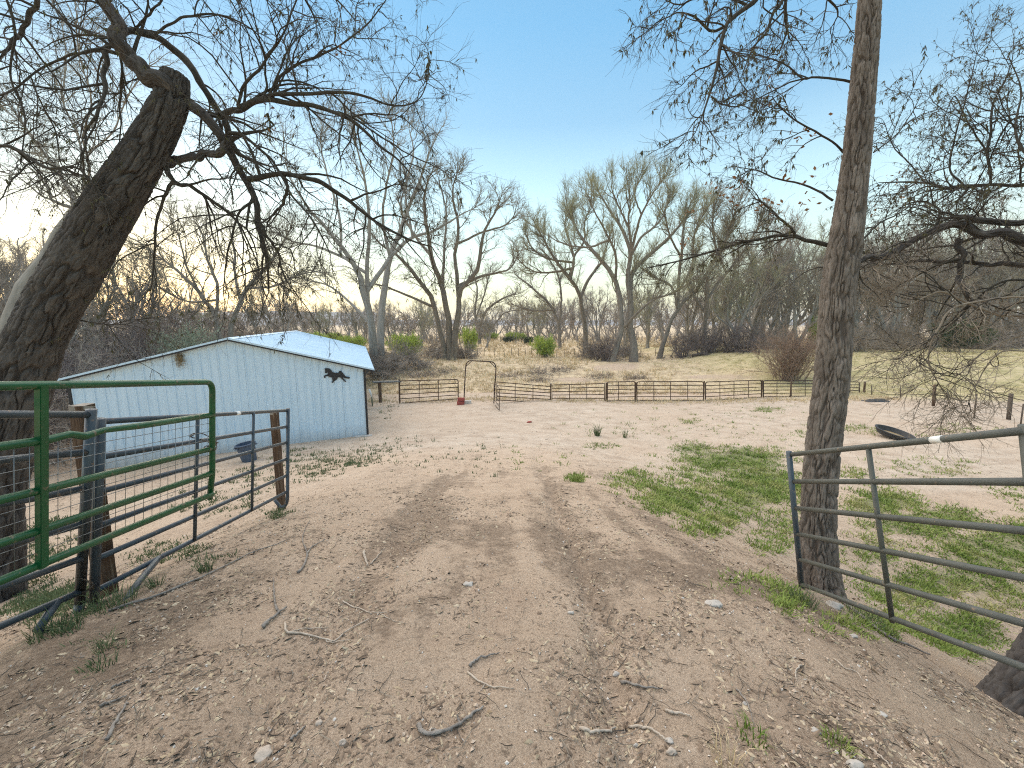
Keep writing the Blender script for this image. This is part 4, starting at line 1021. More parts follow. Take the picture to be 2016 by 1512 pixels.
# -------- leaning tree at the lower right corner with limbs sweeping back into view
g = np.random.default_rng(103)
b0 = Vector((3.05, 2.42, 0)); zb0 = Hs(b0.x, b0.y) - .25
tp = [(3.27, 2.3, zb0 - .1, .24), (3.55, 2.36, zb0 + .15, .22), (3.95, 2.5, zb0 + .5, .21), (4.7, 2.8, zb0 + 1.2, .2), (5.5, 3.25, zb0 + 2.4, .19), (6.1, 3.8, zb0 + 3.9, .17), (6.6, 4.3, zb0 + 5.5, .16)]
R3 = thing('cottonwood_tree', 'dark furrowed trunk leaning out of the lower right corner with low sweeping boughs', 'tree', tp[0][:3])
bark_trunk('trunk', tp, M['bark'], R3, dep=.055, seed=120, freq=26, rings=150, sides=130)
limbsC = [
 [(2260,560,22,4.6),(2120,500,20,5),(2016,472,17,5.2),(1950,458,14,5.3),(1880,446,13,5.4),(1840,452,11,5.5),(1790,480,10,5.5),(1740,500,9,5.4),(1700,512,7,5.3),(1690,520,5,5.3)],
 [(2240,470,16,5),(2120,440,14,5.2),(2016,440,11,5.3),(1960,437,10,5.4),(1900,428,8,5.5),(1880,425,5,5.5)],
 [(2200,560,12,5.2),(2016,522,9,5.5),(1940,520,7,5.6),(1870,515,6,5.8),(1800,515,4,6),(1760,520,3,6)],
 [(1890,470,9,5.3),(1893,510,8,5.3),(1888,545,7.5,5.3),(1900,575,6.5,5.2),(1920,600,6,5.2),(1935,612,5,5.2)],
 [(2150,640,7,4.8),(2016,622,5,5),(1960,618,5,5),(1900,595,4,5.1),(1860,575,3.4,5.2),(1820,585,2.4,5.3),(1760,620,1.4,5.4)],
 [(2140,600,6,4.4),(2016,586,4,4.6),(1950,590,3.6,4.7),(1880,605,3.2,4.8),(1850,640,3,4.8),(1832,680,2.6,4.8),(1830,720,2,4.8),(1850,760,1.4,4.8),(1870,790,.9,4.8)],
 [(2240,330,9,6),(2100,345,8,6),(2016,366,7,6),(1960,362,6,6.1),(1900,368,5.5,6.2),(1860,372,4.5,6.2),(1820,360,3.4,6.3),(1770,358,2.4,6.3),(1730,360,1.2,6.4)],
 [(1950,362,4,6.1),(1945,310,4.5,6.2),(1950,250,4,6.3),(1958,200,3,6.4),(1990,130,1.8,6.5),(1996,80,.9,6.5)],
 [(1900,368,3.6,6.2),(1870,330,3,6.3),(1880,270,2.6,6.4),(1900,200,2,6.4),(1915,140,1.4,6.5),(1925,90,.8,6.5)],
 [(1945,300,3,6.2),(1910,250,2.4,6.3),(1880,190,2,6.4),(1860,230,1.4,6.4)],
 [(2080,250,5,5.8),(2016,230,4,5.9),(1980,250,3,6),(1940,330,2.4,6.2),(1900,400,1.6,6.3)],
 [(1840,452,4,5.5),(1850,420,3.6,5.5),(1830,400,3,5.6),(1790,400,2,5.7),(1740,430,1.2,5.8)],
 [(1820,360,2.4,6.3),(1790,320,2,6.3),(1760,290,1.6,6.4),(1740,240,1,6.4)],
 [(2100,700,3.5,4.4),(2016,690,2.8,4.5),(1960,700,2.2,4.6),(1920,760,1.5,4.6),(1905,800,1,4.6)],
 [(2120,650,4,4.8),(2016,660,3.2,5),(1940,690,2.6,5),(1880,740,1.8,5),(1820,720,1.2,5)],
 [(2150,400,6,5),(2050,330,5,5.4),(2000,270,4,5.6),(2010,180,2.6,5.8),(1985,110,1.4,6)],
 [(2180,520,6,5),(2040,550,4.6,5.2),(1960,560,3.6,5.3),(1870,640,2.6,5.4),(1790,690,1.6,5.5),(1750,660,1,5.5)],
]
PC_, RC_ = limbs_from_px(limbsC, 5, g); RC_ = RC_ * .85
j = g.normal(size=PC_.shape) * RC_[:, :, None] * .4; j[:, 0] = 0; PC_ = PC_ + j
# root the boughs in the trunk
anchor = np.array([t[:3] for t in tp])
for k in (0, 1, 2, 6, 10, 15, 4, 5, 13, 14, 16):
    a = anchor[{0: 5, 1: 5, 2: 4, 6: 6, 10: 6, 15: 6, 4: 4, 5: 4, 13: 3, 14: 4, 16: 5}[k]]
    q = catmull([a, (a + PC_[k, 0]) / 2 + np.array([0, 0, .1]), PC_[k, 0]], 8)
    t = Tubes(); t.batch(q[None], np.full((1, 8), RC_[k, 0] * 1.05), 8); t.build('limb', M['bark'], R3)
for k in range(len(PC_)):
    if k < 4:
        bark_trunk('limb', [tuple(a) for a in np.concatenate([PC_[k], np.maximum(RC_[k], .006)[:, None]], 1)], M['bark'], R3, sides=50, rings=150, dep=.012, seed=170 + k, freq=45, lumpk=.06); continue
    t = Tubes(); q = catmull(np.concatenate([PC_[k], RC_[k][:, None]], 1), 50); rr = np.maximum(.002, q[:, 3]) * (1 + .16 * vnoise(np.arange(50) * .8, np.full(50, k * 7.3)))
    t.batch(q[None, :, :3], rr[None], 9); t.build('limb', M['bark' if k < 4 else 'twig_pale' if k in (4, 5, 13, 14) else 'limb'], R3)
cC_ = crown(PC_, RC_, 6, g, trop=(0, 0, -.01), nA=210, cB=6, cC=4, LA=.15, LB=.07, LC=.032, a=(30, 75), t0=.1, rt=.002, wander=.2, tip=1, cAC=6, nC=2)
t = Tubes(); t.batch(*cC_[0], 4); t.build('branches', M['limb'], R3, kind='stuff')
pale = cC_[1][0][:, 0, 2] < 2.6
for nm, mk, sel in (('twigs', 'twig_pale', True), ('twigs', 'twig_dark', False)):
    t = Tubes()
    for PP, RR in cC_[1:]:
        s_ = (PP[:, 0, 2] < 2.4) == sel; t.batch(PP[s_], RR[s_] * (1.1 if sel else 1), 3)
    t.build(nm, M[mk], R3, smooth=False, kind='stuff')
s_ = cC_[1][0][:, 0, 2] > 2.6
catkins(R3, cC_[1][0][s_], cC_[1][1][s_], g, 2600, .035, name='opening_buds', per=2, spread=.004)
dead_leaves(R3, [(1766, 348), (1790, 386), (1718, 413), (1758, 445)], 6, g)

# -------- big trees in the middle distance
kw = dict(nA=130, cB=7, cC=4, a=(20, 50), nC=1)
far_tree('pale twin-trunked cottonwood just right of the barn roof', [
 [(737,735,15),(730,640,13),(718,575,11),(695,515,9),(655,462,7),(612,410,5),(572,345,3),(560,290,2)],
 [(752,735,15),(748,640,13),(757,560,11),(772,490,8.5),(795,430,7),(822,360,4.5),(845,290,3),(868,240,1.5)],
 [(722,590,8),(722,510,7),(727,440,6),(720,360,4.5),(705,290,3),(690,235,1.6)],
 [(755,570,8),(785,510,7),(815,470,6),(860,450,4),(905,420,2.4),(940,400,1.4)],
 [(700,525,6),(665,500,5),(620,480,4),(570,470,3),(530,440,2)],
 [(765,520,6),(752,440,5),(760,360,4),(775,290,3),(770,220,1.6)],
 [(690,510,5),(680,430,4.5),(650,340,3.5),(632,270,2.4),(640,220,1.4)],
 [(725,640,6),(680,590,4),(640,560,3),(600,550,2),(560,520,1.4)],
 [(795,430,5),(790,350,4),(812,290,3),(805,240,1.4)]], 34, 15, 201, squash=.04, mb='mid_bark_pale', spread=1.2, trop=(0, 0, .05), LA=.17, LB=.08, LC=.04, rt=.009, **kw)
far_tree('multi-trunked dark cottonwood behind the tall arch, left of the sky gap', [
 [(876,698,9),(864,645,8),(850,590,8),(822,548,7),(790,505,5),(752,475,3.4),(720,430,2)],
 [(886,700,11),(882,620,10),(868,555,9),(850,500,8),(842,440,6.5),(834,375,4.5),(845,320,2.4)],
 [(892,698,10),(902,610,9),(908,570,8),(938,530,7),(946,482,6),(955,440,4.5),(975,400,3),(985,370,1.6)],
 [(893,580,7),(890,500,6),(900,430,5),(890,360,3.4),(900,310,1.6)],
 [(908,565,6),(950,545,4.5),(1000,530,3),(1020,500,1.6)],
 [(850,500,5),(815,450,4.5),(790,390,3.4),(800,330,2)],
 [(946,482,4),(970,450,3.5),(1000,430,2.4),(1015,400,1.4)],
 [(868,555,5),(872,480,4.5),(878,400,3.4),(865,330,2)],
 [(850,590,5),(800,575,4),(750,560,3),(710,555,2)]], 42, 15, 202, squash=.13, spread=1.2, trop=(0, 0, .05), LA=.16, LB=.075, LC=.04, rt=.011, **kw)
far_tree('cottonwood with reddish forked trunk just right of the sky gap', [
 [(1153,692,8),(1150,630,7),(1142,585,6.5),(1122,550,6),(1100,515,5),(1080,470,4),(1062,425,2.6),(1050,395,1.4)],
 [(1140,580,6),(1158,545,5),(1180,512,4),(1192,475,3),(1200,440,2)],
 [(1120,548,5),(1128,500,4.5),(1120,450,3.6),(1112,400,2.6),(1125,360,1.4)],
 [(1100,515,4),(1065,500,3.4),(1045,470,2.4),(1035,430,1.6)],
 [(1125,550,4.5),(1090,545,3.5),(1050,535,2.6),(1020,500,1.6)],
 [(1128,500,4),(1150,450,3.4),(1150,400,2.6),(1165,360,1.4)]], 50, 15, 203, mt='green_twig', spread=1.2, trop=(0, 0, .09), LA=.17, LB=.085, LC=.042, rt=.012, **kw)
far_tree('slender leaning cottonwood left of the bright green bush', [
 [(1103,690,5.5),(1100,640,5),(1082,600,4.5),(1052,570,3.4),(1020,545,2.2)],
 [(1101,640,4),(1105,580,3.5),(1095,530,2.8),(1070,480,1.6)], [(1085,605,3.4),(1045,610,2.6),(1010,600,1.6)]], 60, 12, 204, spread=1, trop=(0, 0, .05), LA=.2, LB=.09, LC=.045, rt=.012, nA=60, cB=6, cC=5, a=(20, 50))
far_tree('tallest cottonwood of the far row, with fine pale-green fan crown', [
 [(1247,718,13),(1243,650,11.5),(1240,595,10),(1242,540,9),(1262,508,7.5),(1300,462,6),(1332,420,4.5),(1358,375,3),(1375,340,1.6)],
 [(1205,712,9),(1222,650,10),(1220,585,9),(1198,525,7.5),(1165,475,6),(1140,430,4.5),(1122,380,3),(1115,345,1.6)],
 [(1240,590,8),(1233,520,8),(1240,470,7),(1222,410,5.5),(1195,355,3.6),(1180,320,1.8)],
 [(1237,480,6),(1248,425,5),(1262,370,4),(1285,320,2.4),(1298,295,1.4)],
 [(1200,530,5),(1205,470,4.5),(1190,420,3.6),(1170,370,2.4),(1160,335,1.4)],
 [(1262,508,5),(1270,450,4.5),(1300,400,3.4),(1315,350,2.2)],
 [(1165,475,4),(1140,480,3.4),(1105,460,2.4),(1085,440,1.4)],
 [(1243,640,5),(1290,590,4),(1330,575,3),(1380,540,2)],
 [(1240,470,5),(1235,400,4),(1240,350,3),(1236,300,1.6)],
 [(1222,410,4),(1215,360,3),(1205,310,1.8)],
 [(1262,370,3.4),(1250,330,2.4),(1255,290,1.4)]], 40, 17, 205, mt='green_twig', spread=1.4, trop=(0, 0, .13), LA=.16, LB=.085, LC=.042, rt=.010, nA=160, cB=7, cC=6, a=(18, 45), nC=1)
far_tree('cottonwood whose lower trunk leans right, beyond the dark brush', [
 [(1297,710,8),(1315,645,7),(1340,600,6.5),(1372,572,5.5),(1398,520,4.5),(1420,470,3.4),(1440,420,2)],
 [(1345,598,6),(1343,540,5.5),(1345,470,5),(1348,400,3.6),(1360,345,1.8)],
 [(1340,600,4.5),(1325,560,4),(1290,545,3),(1260,520,2)],
 [(1345,470,4),(1320,420,3.4),(1310,370,2.4),(1320,335,1.4)],
 [(1372,572,4),(1380,510,4),(1370,440,3),(1385,370,1.8)]], 43, 15, 206, mt='green_twig', spread=1.2, trop=(0, 0, .11), LA=.17, LB=.085, LC=.04, rt=.011, **kw)
far_tree('upright grey cottonwood rising out of the dark brush', [
 [(1385,705,9),(1388,640,8),(1392,570,7),(1402,510,6),(1425,460,4.5),(1440,400,3),(1450,360,1.6)],
 [(1392,570,5.5),(1425,530,5),(1460,480,4),(1485,430,2.8),(1500,390,1.6)],
 [(1402,510,4.5),(1395,450,4),(1400,390,3),(1410,345,1.6)],
 [(1390,600,5),(1360,560,4),(1370,490,3)]], 45, 14, 207, spread=1.2, trop=(0, 0, .08), LA=.18, LB=.09, LC=.042, rt=.011, **kw)
far_tree('low spreading cottonwood rising over the barn ridge', [
 [(440,668,10),(420,620,9),(398,585,8),(368,550,6.5),(340,520,5),(300,480,3.4),(270,450,2)],
 [(446,668,10),(470,600,8.5),(490,560,7),(525,520,6),(550,470,4.5),(570,420,2.6)],
 [(420,620,6),(425,560,6),(408,500,5),(400,440,3.6),(385,400,2)],
 [(470,600,6),(460,540,5),(462,480,4),(452,420,2.4)],
 [(368,550,4.5),(355,500,4),(350,440,2.6),(340,400,1.6)],
 [(490,560,5),(540,560,4),(590,540,3),(630,530,1.8)],
 [(398,585,5),(350,590,3.6),(300,560,2.6),(260,540,1.8)]], 30, 12, 208, spread=1.1, trop=(0, 0, .04), LA=.2, LB=.1, LC=.045, rt=.009, **kw)
far_tree('pale slanting trunk rising behind the huge leaning cottonwood', [
 [(-20,760,34),(30,600,32),(90,500,25),(138,430,20),(150,400,14),(135,370,11),(108,330,8),(70,280,6),(30,220,4),(0,170,3)],
 [(138,430,9),(175,380,7),(190,320,6),(170,260,5),(185,190,4),(160,120,2.6),(150,50,1.6)],
 [(100,490,9),(75,440,8),(80,390,6),(60,340,4),(20,300,3)],
 [(140,400,7),(150,340,6),(145,270,5),(120,200,4),(130,120,2.6),(120,30,1.6)],
 [(190,320,4),(230,270,3.6),(250,200,3),(290,130,2)],
 [(150,400,5),(220,370,4),(280,380,3),(330,420,2)],
 [(108,330,5),(60,330,4),(10,340,3),(-40,320,2)]], 12, 9, 209, squash=0, mb='mid_bark_pale', mt='mid_twig', spread=.35, trop=(0, 0, .0), nA=120, cB=6, cC=5, LA=.17, LB=.08, LC=.036, rt=.0028, a=(25, 65))
far_tree('small distant cottonwood framed by the gap left of the bright green bush', [
 [(944,672,5),(945,640,4.5),(960,610,4),(985,590,3.4),(1010,580,2)], [(944,650,4),(935,610,3.6),(940,570,2.6),(930,530,1.6)],
 [(946,640,3.6),(970,640,3),(995,615,2),(1030,610,1.4)], [(944,625,3),(955,580,2.6),(965,530,1.6)]], 75, 12, 210, spread=1.5, trop=(0, 0, .05), LA=.22, LB=.1, LC=.05, rt=.016, nA=70, cB=6, cC=5, a=(20, 55))
# procedural background trees (three shapes, copied)
def wild_tree(seed, S=14, mb='mid_bark', mt='grey_twig', nst=3, nA=85, cB=6, cC=5, lean=.25, name='cottonwood_tree'):
    g = np.random.default_rng(seed)
    o = np.zeros((nst, 3)); o[:, :2] = g.normal(size=(nst, 2)) * .3
    d = np.stack([g.normal(size=nst) * lean, g.normal(size=nst) * lean, np.ones(nst)], 1)
    P1, R1 = grow(o, d, S * (.45 + .15 * g.random(nst)), np.full(nst, S * .021), S * .010, 14, .09, np.array([0, 0, .03]), g, .03)
    o2, d2, r2, t2, _ = sprout(P1, R1, np.full(nst, 5), .3, 1, 20, 45, g)
    P2, R2_ = grow(o2, d2, S * (.3 + .2 * g.random(len(o2))), r2 * .7, S * .003, 14, .12, np.array([0, 0, .06]), g, .04)
    d3 = unit(P1[:, -1] - P1[:, -2]); P3, R3_ = grow(P1[:, -1], d3, np.full(nst, S * .4), R1[:, -1], S * .003, 14, .12, np.array([0, 0, .05]), g)
    P, R = np.concatenate([P1, P2, P3]), np.concatenate([R1, R2_, R3_])
    P[:nst, 0, 2] -= .3
    return P, R, crown(P, R, S, g, trop=(0, 0, .07), nA=nA, cB=cB, cC=cC, LA=.17, LB=.085, LC=.045, rt=.012, a=(20, 50), tip=1, t0=.35, nC=1)
def proto(seed, label, group, mb, mt, **k):
    root = thing('cottonwood_tree', label, 'tree', (0, 0, 0), group); P, R, cr = wild_tree(seed, **k)
    tree_parts(root, P, R, cr, mb, mt, 6); return root
def dup(root, loc, rz, s, label=None, group=None):
    r = root.copy(); C.objects.link(r); r.location = loc; r.rotation_euler = (0, 0, rz); r.scale = s if hasattr(s, '__len__') else (s, s, s)
    if label: r['label'] = label
    if group: r['group'] = group
    for ch in list(root.children):
        c = ch.copy(); C.objects.link(c); c.parent = r
    return r
wg = 'bare trees of the wood right of the straight trunk'; wl = 'bare trees massed between the dark brush and the straight trunk'; wb = 'bare trees over the thicket behind the barn'; wm = 'small bare trees far across the meadow'
pr = [proto(301, 'x', wg, 'mid_bark_pale', 'grey_twig'), proto(302, 'x', wg, 'mid_bark_pale', 'mid_twig', nst=2), proto(303, 'x', wg, 'mid_bark_pale', 'grey_twig', nst=4, S=13), proto(304, 'x', wg, 'mid_bark_pale', 'green_twig', nst=2, lean=.15)]
g = np.random.default_rng(55)
spots = []
def sp_(px, Y, s, k, grp, lab): spots.append((px, Y, s, k, grp, lab))
LB_ = {wg: 'bare grey cottonwood in the crowded wood right of the straight trunk', wl: 'bare cottonwood in the thick wood left of the straight trunk', wb: 'bare tree above the thicket behind the barn', wm: 'small bare tree far across the pale meadow'}
for px, Y, s, k in [(1470, 50, .95, 0), (1510, 46, .85, 2), (1545, 52, 1.0, 3), (1570, 44, .8, 1), (1605, 50, .9, 0), (1440, 58, 1.0, 1), (1490, 64, 1.05, 2), (1540, 66, 1.1, 0), (1600, 62, 1.05, 3), (1420, 70, 1.0, 3)]: sp_(px, Y, s, k, wl, LB_[wl])
for px, Y, s, k in [(q[0], q[1], q[2] * 1.2, q[3]) for q in [(1690, 48, .85, 2), (1730, 52, .8, 1), (1765, 46, .75, 0), (1800, 55, .9, 2), (1840, 50, .8, 1), (1870, 58, .95, 0), (1910, 50, .85, 2), (1950, 47, .85, 1), (1990, 52, .9, 0), (2040, 48, .9, 2), (1720, 68, 1, 0), (1780, 70, 1, 1), (1850, 72, 1.05, 3), (1930, 70, 1.1, 2), (2000, 74, 1.1, 0), (2090, 60, 1, 1), (1660, 60, .9, 1)]]: sp_(px, Y, s, k, wg, LB_[wg])
for px, Y, s, k in [(-60, 26, .65, 0), (60, 24, .6, 2), (160, 30, .7, 1), (245, 34, .72, 0), (320, 42, .7, 2), (-140, 22, .7, 1), (560, 70, .7, 0), (500, 58, .65, 1), (20, 40, .9, 0), (110, 46, .85, 1), (400, 60, .65, 3), (200, 55, .8, 2)]: sp_(px, Y, s, k, wb, LB_[wb])
for px, Y, s, k in [(640, 90, .6, 1), (690, 110, .65, 0), (790, 85, .6, 2), (835, 100, .7, 0), (975, 110, .7, 2), (1020, 95, .65, 1), (1060, 120, .75, 0), (1080, 90, .7, 2), (1130, 100, .75, 1), (1180, 85, .75, 0), (1215, 110, .8, 2), (1275, 90, .75, 1), (1310, 80, .75, 0), (1350, 100, .8, 2), (1410, 95, .85, 1), (910, 130, .8, 1), (870, 75, .5, 2), (1000, 140, .8, 0), (1100, 150, .9, 2), (1160, 140, .9, 0), (1240, 150, .9, 1), (750, 120, .7, 0), (720, 80, .55, 2), (600, 120, .7, 2), (1330, 130, .95, 0), (1390, 150, 1, 1)]: sp_(px, Y, s, k, wm, LB_[wm])
for px, Y, s, k in [(770, 62, .5, 0), (830, 60, .55, 3), (960, 64, .5, 1), (1060, 66, .6, 3), (1275, 58, .75, 3), (1360, 56, .8, 0), (1405, 60, .9, 3), (1455, 44, .75, 3), (1235, 70, .85, 2), (640, 66, .55, 3), (700, 60, .5, 1), (590, 80, .6, 0)]: sp_(px, Y, s, k, wm, '')
seen = set()
for px, Y, s, k, grp, lab in spots:
    lab = where({wg: 'bare grey tree in the right-hand wood', wl: 'bare tree in the thick wood', wb: 'bare tree over the thicket', wm: 'small bare tree across the meadow'}[grp], px, Y, {wg: 56, wl: 56, wb: 38, wm: 100}[grp])
    X = at(px, 660, Y).x; loc = (X, Y, Hs(X, Y)); s = s * (.92 + .16 * g.random()); sc3 = (s, s, s * (.9 + .2 * g.random()))
    if k not in seen:
        seen.add(k); r = pr[k]; r.location = loc; r.scale = sc3; r.rotation_euler = (0, 0, g.random() * 6.28); r['label'] = lab; r['group'] = grp
    else: dup(pr[k], loc, g.random() * 6.28, sc3, lab, grp)

# -------- shrubs
def shrub_mesh(name, label, cat, group, seed, mt, n=60, h=3, wdt=1.6, up=.05, cB=8, cC=8, r=.012, rt=.009, LC=.16, leaf=None, lean=.55, curl=.05, nleaf=0, lsize=.05):
    g = np.random.default_rng(seed)
    root = thing(name, label, cat, (0, 0, 0), group)
    o = g.normal(size=(n, 3)) * .16 * wdt; o[:, 2] = -.1
    d = np.stack([g.normal(size=n) * lean, g.normal(size=n) * lean, np.ones(n)], 1)
    P, R = grow(o, d, h * (.55 + .5 * g.random(n)), np.full(n, r) * (.6 + .8 * g.random(n)), rt, 9, .12, np.array([0, 0, up]), g, curl)
    o, d, r2, t, _ = sprout(P, R, np.full(n, cB), .15, 1, 20, 60, g)
    P2, R2_ = grow(o, d, h * .3 * (.4 + .8 * g.random(len(o))), np.minimum(r2 * .7, rt * 1.5), rt * .7, 4, .16, np.array([0, 0, up]), g)
    o, d, r2, t, _ = sprout(P2, R2_, np.full(len(P2), cC), .1, 1, 20, 60, g)
    P3, R3_ = grow(o, d, h * LC * (.4 + .8 * g.random(len(o))), np.minimum(r2, rt), rt * .5, 2, .18, np.array([0, 0, up]), g)
    t = Tubes(); t.batch(P, R, 5); t.build('stems', M[mt if leaf is None else 'mid_bark'], root)
    t = Tubes(); t.batch(P2, R2_, 3); t.batch(P3, R3_, 3); t.build('twigs', M[mt], root, smooth=False, kind='stuff')
    if nleaf:
        i = g.integers(0, len(P3), nleaf); c = P3[i, g.integers(0, 3, nleaf)] + g.normal(size=(nleaf, 3)) * .03
        a = unit(g.normal(size=(nleaf, 3)) + np.array([0, 0, .6])) * lsize; b = unit(np.cross(a, g.normal(size=(nleaf, 3)))) * lsize * .3
        V = np.stack([c, c + a * .5 + b, c + a, c + a * .5 - b], 1).reshape(-1, 3); Fq = np.arange(nleaf * 4).reshape(-1, 4)
        mesh_obj('leaves', V, Fq, M[leaf], root, smooth=False, kind='stuff')
    return root
M['yellow_green'] = mat('yellow_green_leaves', (.24, .33, .04), .7, var=[(.42, .50, .09)], scale=1.2)
M['juniper'] = mat('juniper_needles', (.03, .05, .02), .8, var=[(.07, .1, .035)], scale=2)
M['sage'] = mat('sage_leaves', (.22, .25, .17), .8, var=[(.33, .36, .26)], scale=1.2)
M['dark_twig2'] = mat('dark_brush_twig', (.11, .087, .082), .9, var=[(.2, .165, .155)], scale=.7)
def put(root, px, Y, s=1, rz=0): 
    X = at(px, 660, Y).x; root.location = (X, Y, Hs(X, Y)); root.scale = s if hasattr(s, '__len__') else (s, s, s); root.rotation_euler = (0, 0, rz)
    return root
def pl_(px, Y): X = at(px, 660, Y).x; return (X, Y, Hs(X, Y))
gb = shrub_mesh('green_bush', 'bright yellow-green bush in the meadow right of the arch', 'bush', 'bright green bushes in the meadow', 401, 'yellow_green', n=64, h=2.1, wdt=1.9, up=.07, cB=7, cC=7, r=.02, rt=.008, leaf='yellow_green', nleaf=7000, lsize=.10, lean=.42)
put(gb, 1073, 46, (1.05, 1.05, 1.1))
for px, Y, s, lab in ((618, 60, (1.8, 1.5, 1.15), 'broad bright green bush peeping over the far barn roof'), (692, 58, (1.7, 1.2, 1.0), 'bright green bush between barn roof and twin-trunked cottonwood'), (800, 46, (1.5, 1.2, 1.2), 'bright green bush just right of the twin-trunked cottonwood'),
        (925, 56, (.9, .9, 1.5), 'tall thin green bush between the multi-trunked cottonwood and the small tree'), (968, 95, (1.6, 1.4, .8), 'low distant green bush, left of a pair'), (1008, 90, (1.5, 1.3, .9), 'low distant green bush, left one of the close pair'), (1024, 96, (1.4, 1.3, .8), 'low distant green bush, right one of the close pair'), (650, 75, (1.6, 1.3, 1.0), 'small green bush behind the barn roof slope'), (1607, 44, (.6, .6, 1.6), 'bright green sapling glimpsed just left of the straight trunk')):
    dup(gb, pl_(px, Y), px * .7, s, lab)
ju = shrub_mesh('juniper_bush', 'dark green juniper on the bank right of the straight trunk', 'bush', None, 402, 'juniper', n=60, h=2.6, wdt=3.2, up=.12, cB=7, cC=7, leaf='juniper', nleaf=16000, lsize=.12, lean=.35)
put(ju, 1882, 40, (1.0, 1.0, 1.0))
j2 = dup(ju, pl_(998, 80), 1, (.7, .7, .45), 'small dark green shrub beside the distant green pair'); j3 = dup(ju, pl_(1040, 74), 2, (.6, .6, .5), 'small dark green shrub left of the bright green bush'); j4 = dup(ju, pl_(940, 105), 2, (2.2, 1, .5), 'low dark green clump at the foot of the small distant tree')
tm = shrub_mesh('tamarisk_bush', 'large reddish-brown upright tamarisk left of the straight trunk', 'bush', None, 403, 'brown_twig', n=90, h=4.1, wdt=2.4, up=.03, cB=9, cC=6, r=.03, rt=.007, LC=.13, lean=.38, curl=.0)
put(tm, 1560, 30, (.95, .95, 1.0))
gg_ = 'grey twiggy brush round the trees'; dk = 'dark brush along the far fence'
db = shrub_mesh('dark_brush', 'x', 'bush', dk, 404, 'dark_twig2', n=34, h=3.6, wdt=3, up=-.03, cB=9, cC=9, r=.05, rt=.007, LC=.14, lean=.6, curl=.18)
gy = shrub_mesh('grey_brush', 'x', 'bush', gg_, 405, 'grey_twig', n=46, h=3.2, wdt=3, up=-.02, cB=9, cC=9, r=.03, rt=.012, LC=.15, lean=.6, curl=.12)
first = True
for px, Y, s, lab in ((1192, 41, .85, 'dark tangled brush left of the tallest cottonwood'), (1345, 42, .8, 'dark tangled brush right of the leaning cottonwood foot'), (1400, 42, .95, 'dark brush in the middle of the far fence thicket'), (1440, 41, .9, 'dark brush over the fallen log'), (1478, 40, .9, 'dark brush at the right end of the far fence thicket')):
    if first: put(db, px, Y, s); db['label'] = lab; first = False
    else: dup(db, pl_(px, Y), px * .9, s, lab)
first = True
for px, Y, s, lab in ((752, 32, (1.0, 1.0, .75), 'grey twiggy brush at the foot of the twin-trunked cottonwood'), (790, 35, (1.1, 1.1, .85), 'grey brush right of the twin-trunked cottonwood'), (865, 44, .85, 'grey brush round the multi-trunked cottonwood'), (915, 44, .7, 'grey brush right of the multi-trunked cottonwood'), (1180, 43, .95, 'grey brush below the forked reddish cottonwood'), (1225, 46, .8, 'grey brush between the tallest cottonwood trunks'), (1370, 47, 1.0, 'pale grey brush behind the dark brush'),
        (1680, 40, 1.0, 'grey-brown brush on the bank right of the straight trunk'), (1720, 44, 1.1, 'brush farther along the bank'), (1780, 46, 1.1, 'brush behind the grassy bank top'), (1940, 44, 1.0, 'brush right of the juniper'), (1990, 46, 1.2, 'brush at the right edge of the bank'), (1520, 44, 1.0, 'grey brush left of the tamarisk')):
    if first: put(gy, px, Y, s); gy['label'] = lab; first = False
    else: dup(gy, pl_(px, Y), px * .9, s, lab)
tk_ = 'dark thicket shrubs behind the barn'
for i, (px, Y, s, src) in enumerate(((-80, 17, 1.25, db), (20, 19, 1.3, db), (90, 18, 1.15, gy), (150, 20, 1.2, db), (200, 24, 1.45, gy), (255, 28, 1.6, db), (310, 33, 1.5, gy), (360, 37, 1.5, db), (400, 40, 1.5, gy), (450, 46, 1.4, db), (500, 52, 1.4, gy), (545, 60, 1.4, gy), (-150, 14, 1.2, db), (-60, 13, .95, gy), (-110, 14, 1.0, db), (20, 15.5, .8, db), (60, 26, 1.6, gy), (140, 30, 1.7, db), (-40, 24, 1.6, gy), (300, 45, 1.8, gy))):
    X = at(px, 660, Y).x
    dup(src, (X, Y, Hs(X, Y)), i * 1.3, s, where('dark brown thicket shrub' if src is db else 'grey-brown thicket shrub', px, Y, 22), tk_ if src is db else 'grey thicket shrubs behind the barn')
sg = shrub_mesh('sage_bush', 'pale sage-green feathery bush behind the barn gable', 'bush', None, 406, 'sage', n=60, h=4.6, wdt=4, up=.02, cB=8, cC=7, r=.03, rt=.007, leaf='sage', nleaf=9000, lsize=.14, lean=.5)
put(sg, 372, 29, (.75, .75, .95))
# fallen logs
for lab, a, b, Y, r in (('dark fallen log lying along the far fence', (1362, 712), (1400, 698), 41, .16), ('dark fallen bough angled up in the far fence thicket', (1436, 712), (1480, 682), 40.5, .17)):
    A_, B_ = at(*a, Y), at(*b, Y); A_.z = Hs(A_.x, A_.y) + r * .6
    o = tube('fallen_log', [A_, L2(A_, B_, .4) + Vector((0, 0, .15)), L2(A_, B_, .75), B_], [r * 1.2, r, r * .9, r * .5], M['dark_post'], None, 9, origin=tuple(A_)); tag(o, lab, 'log')
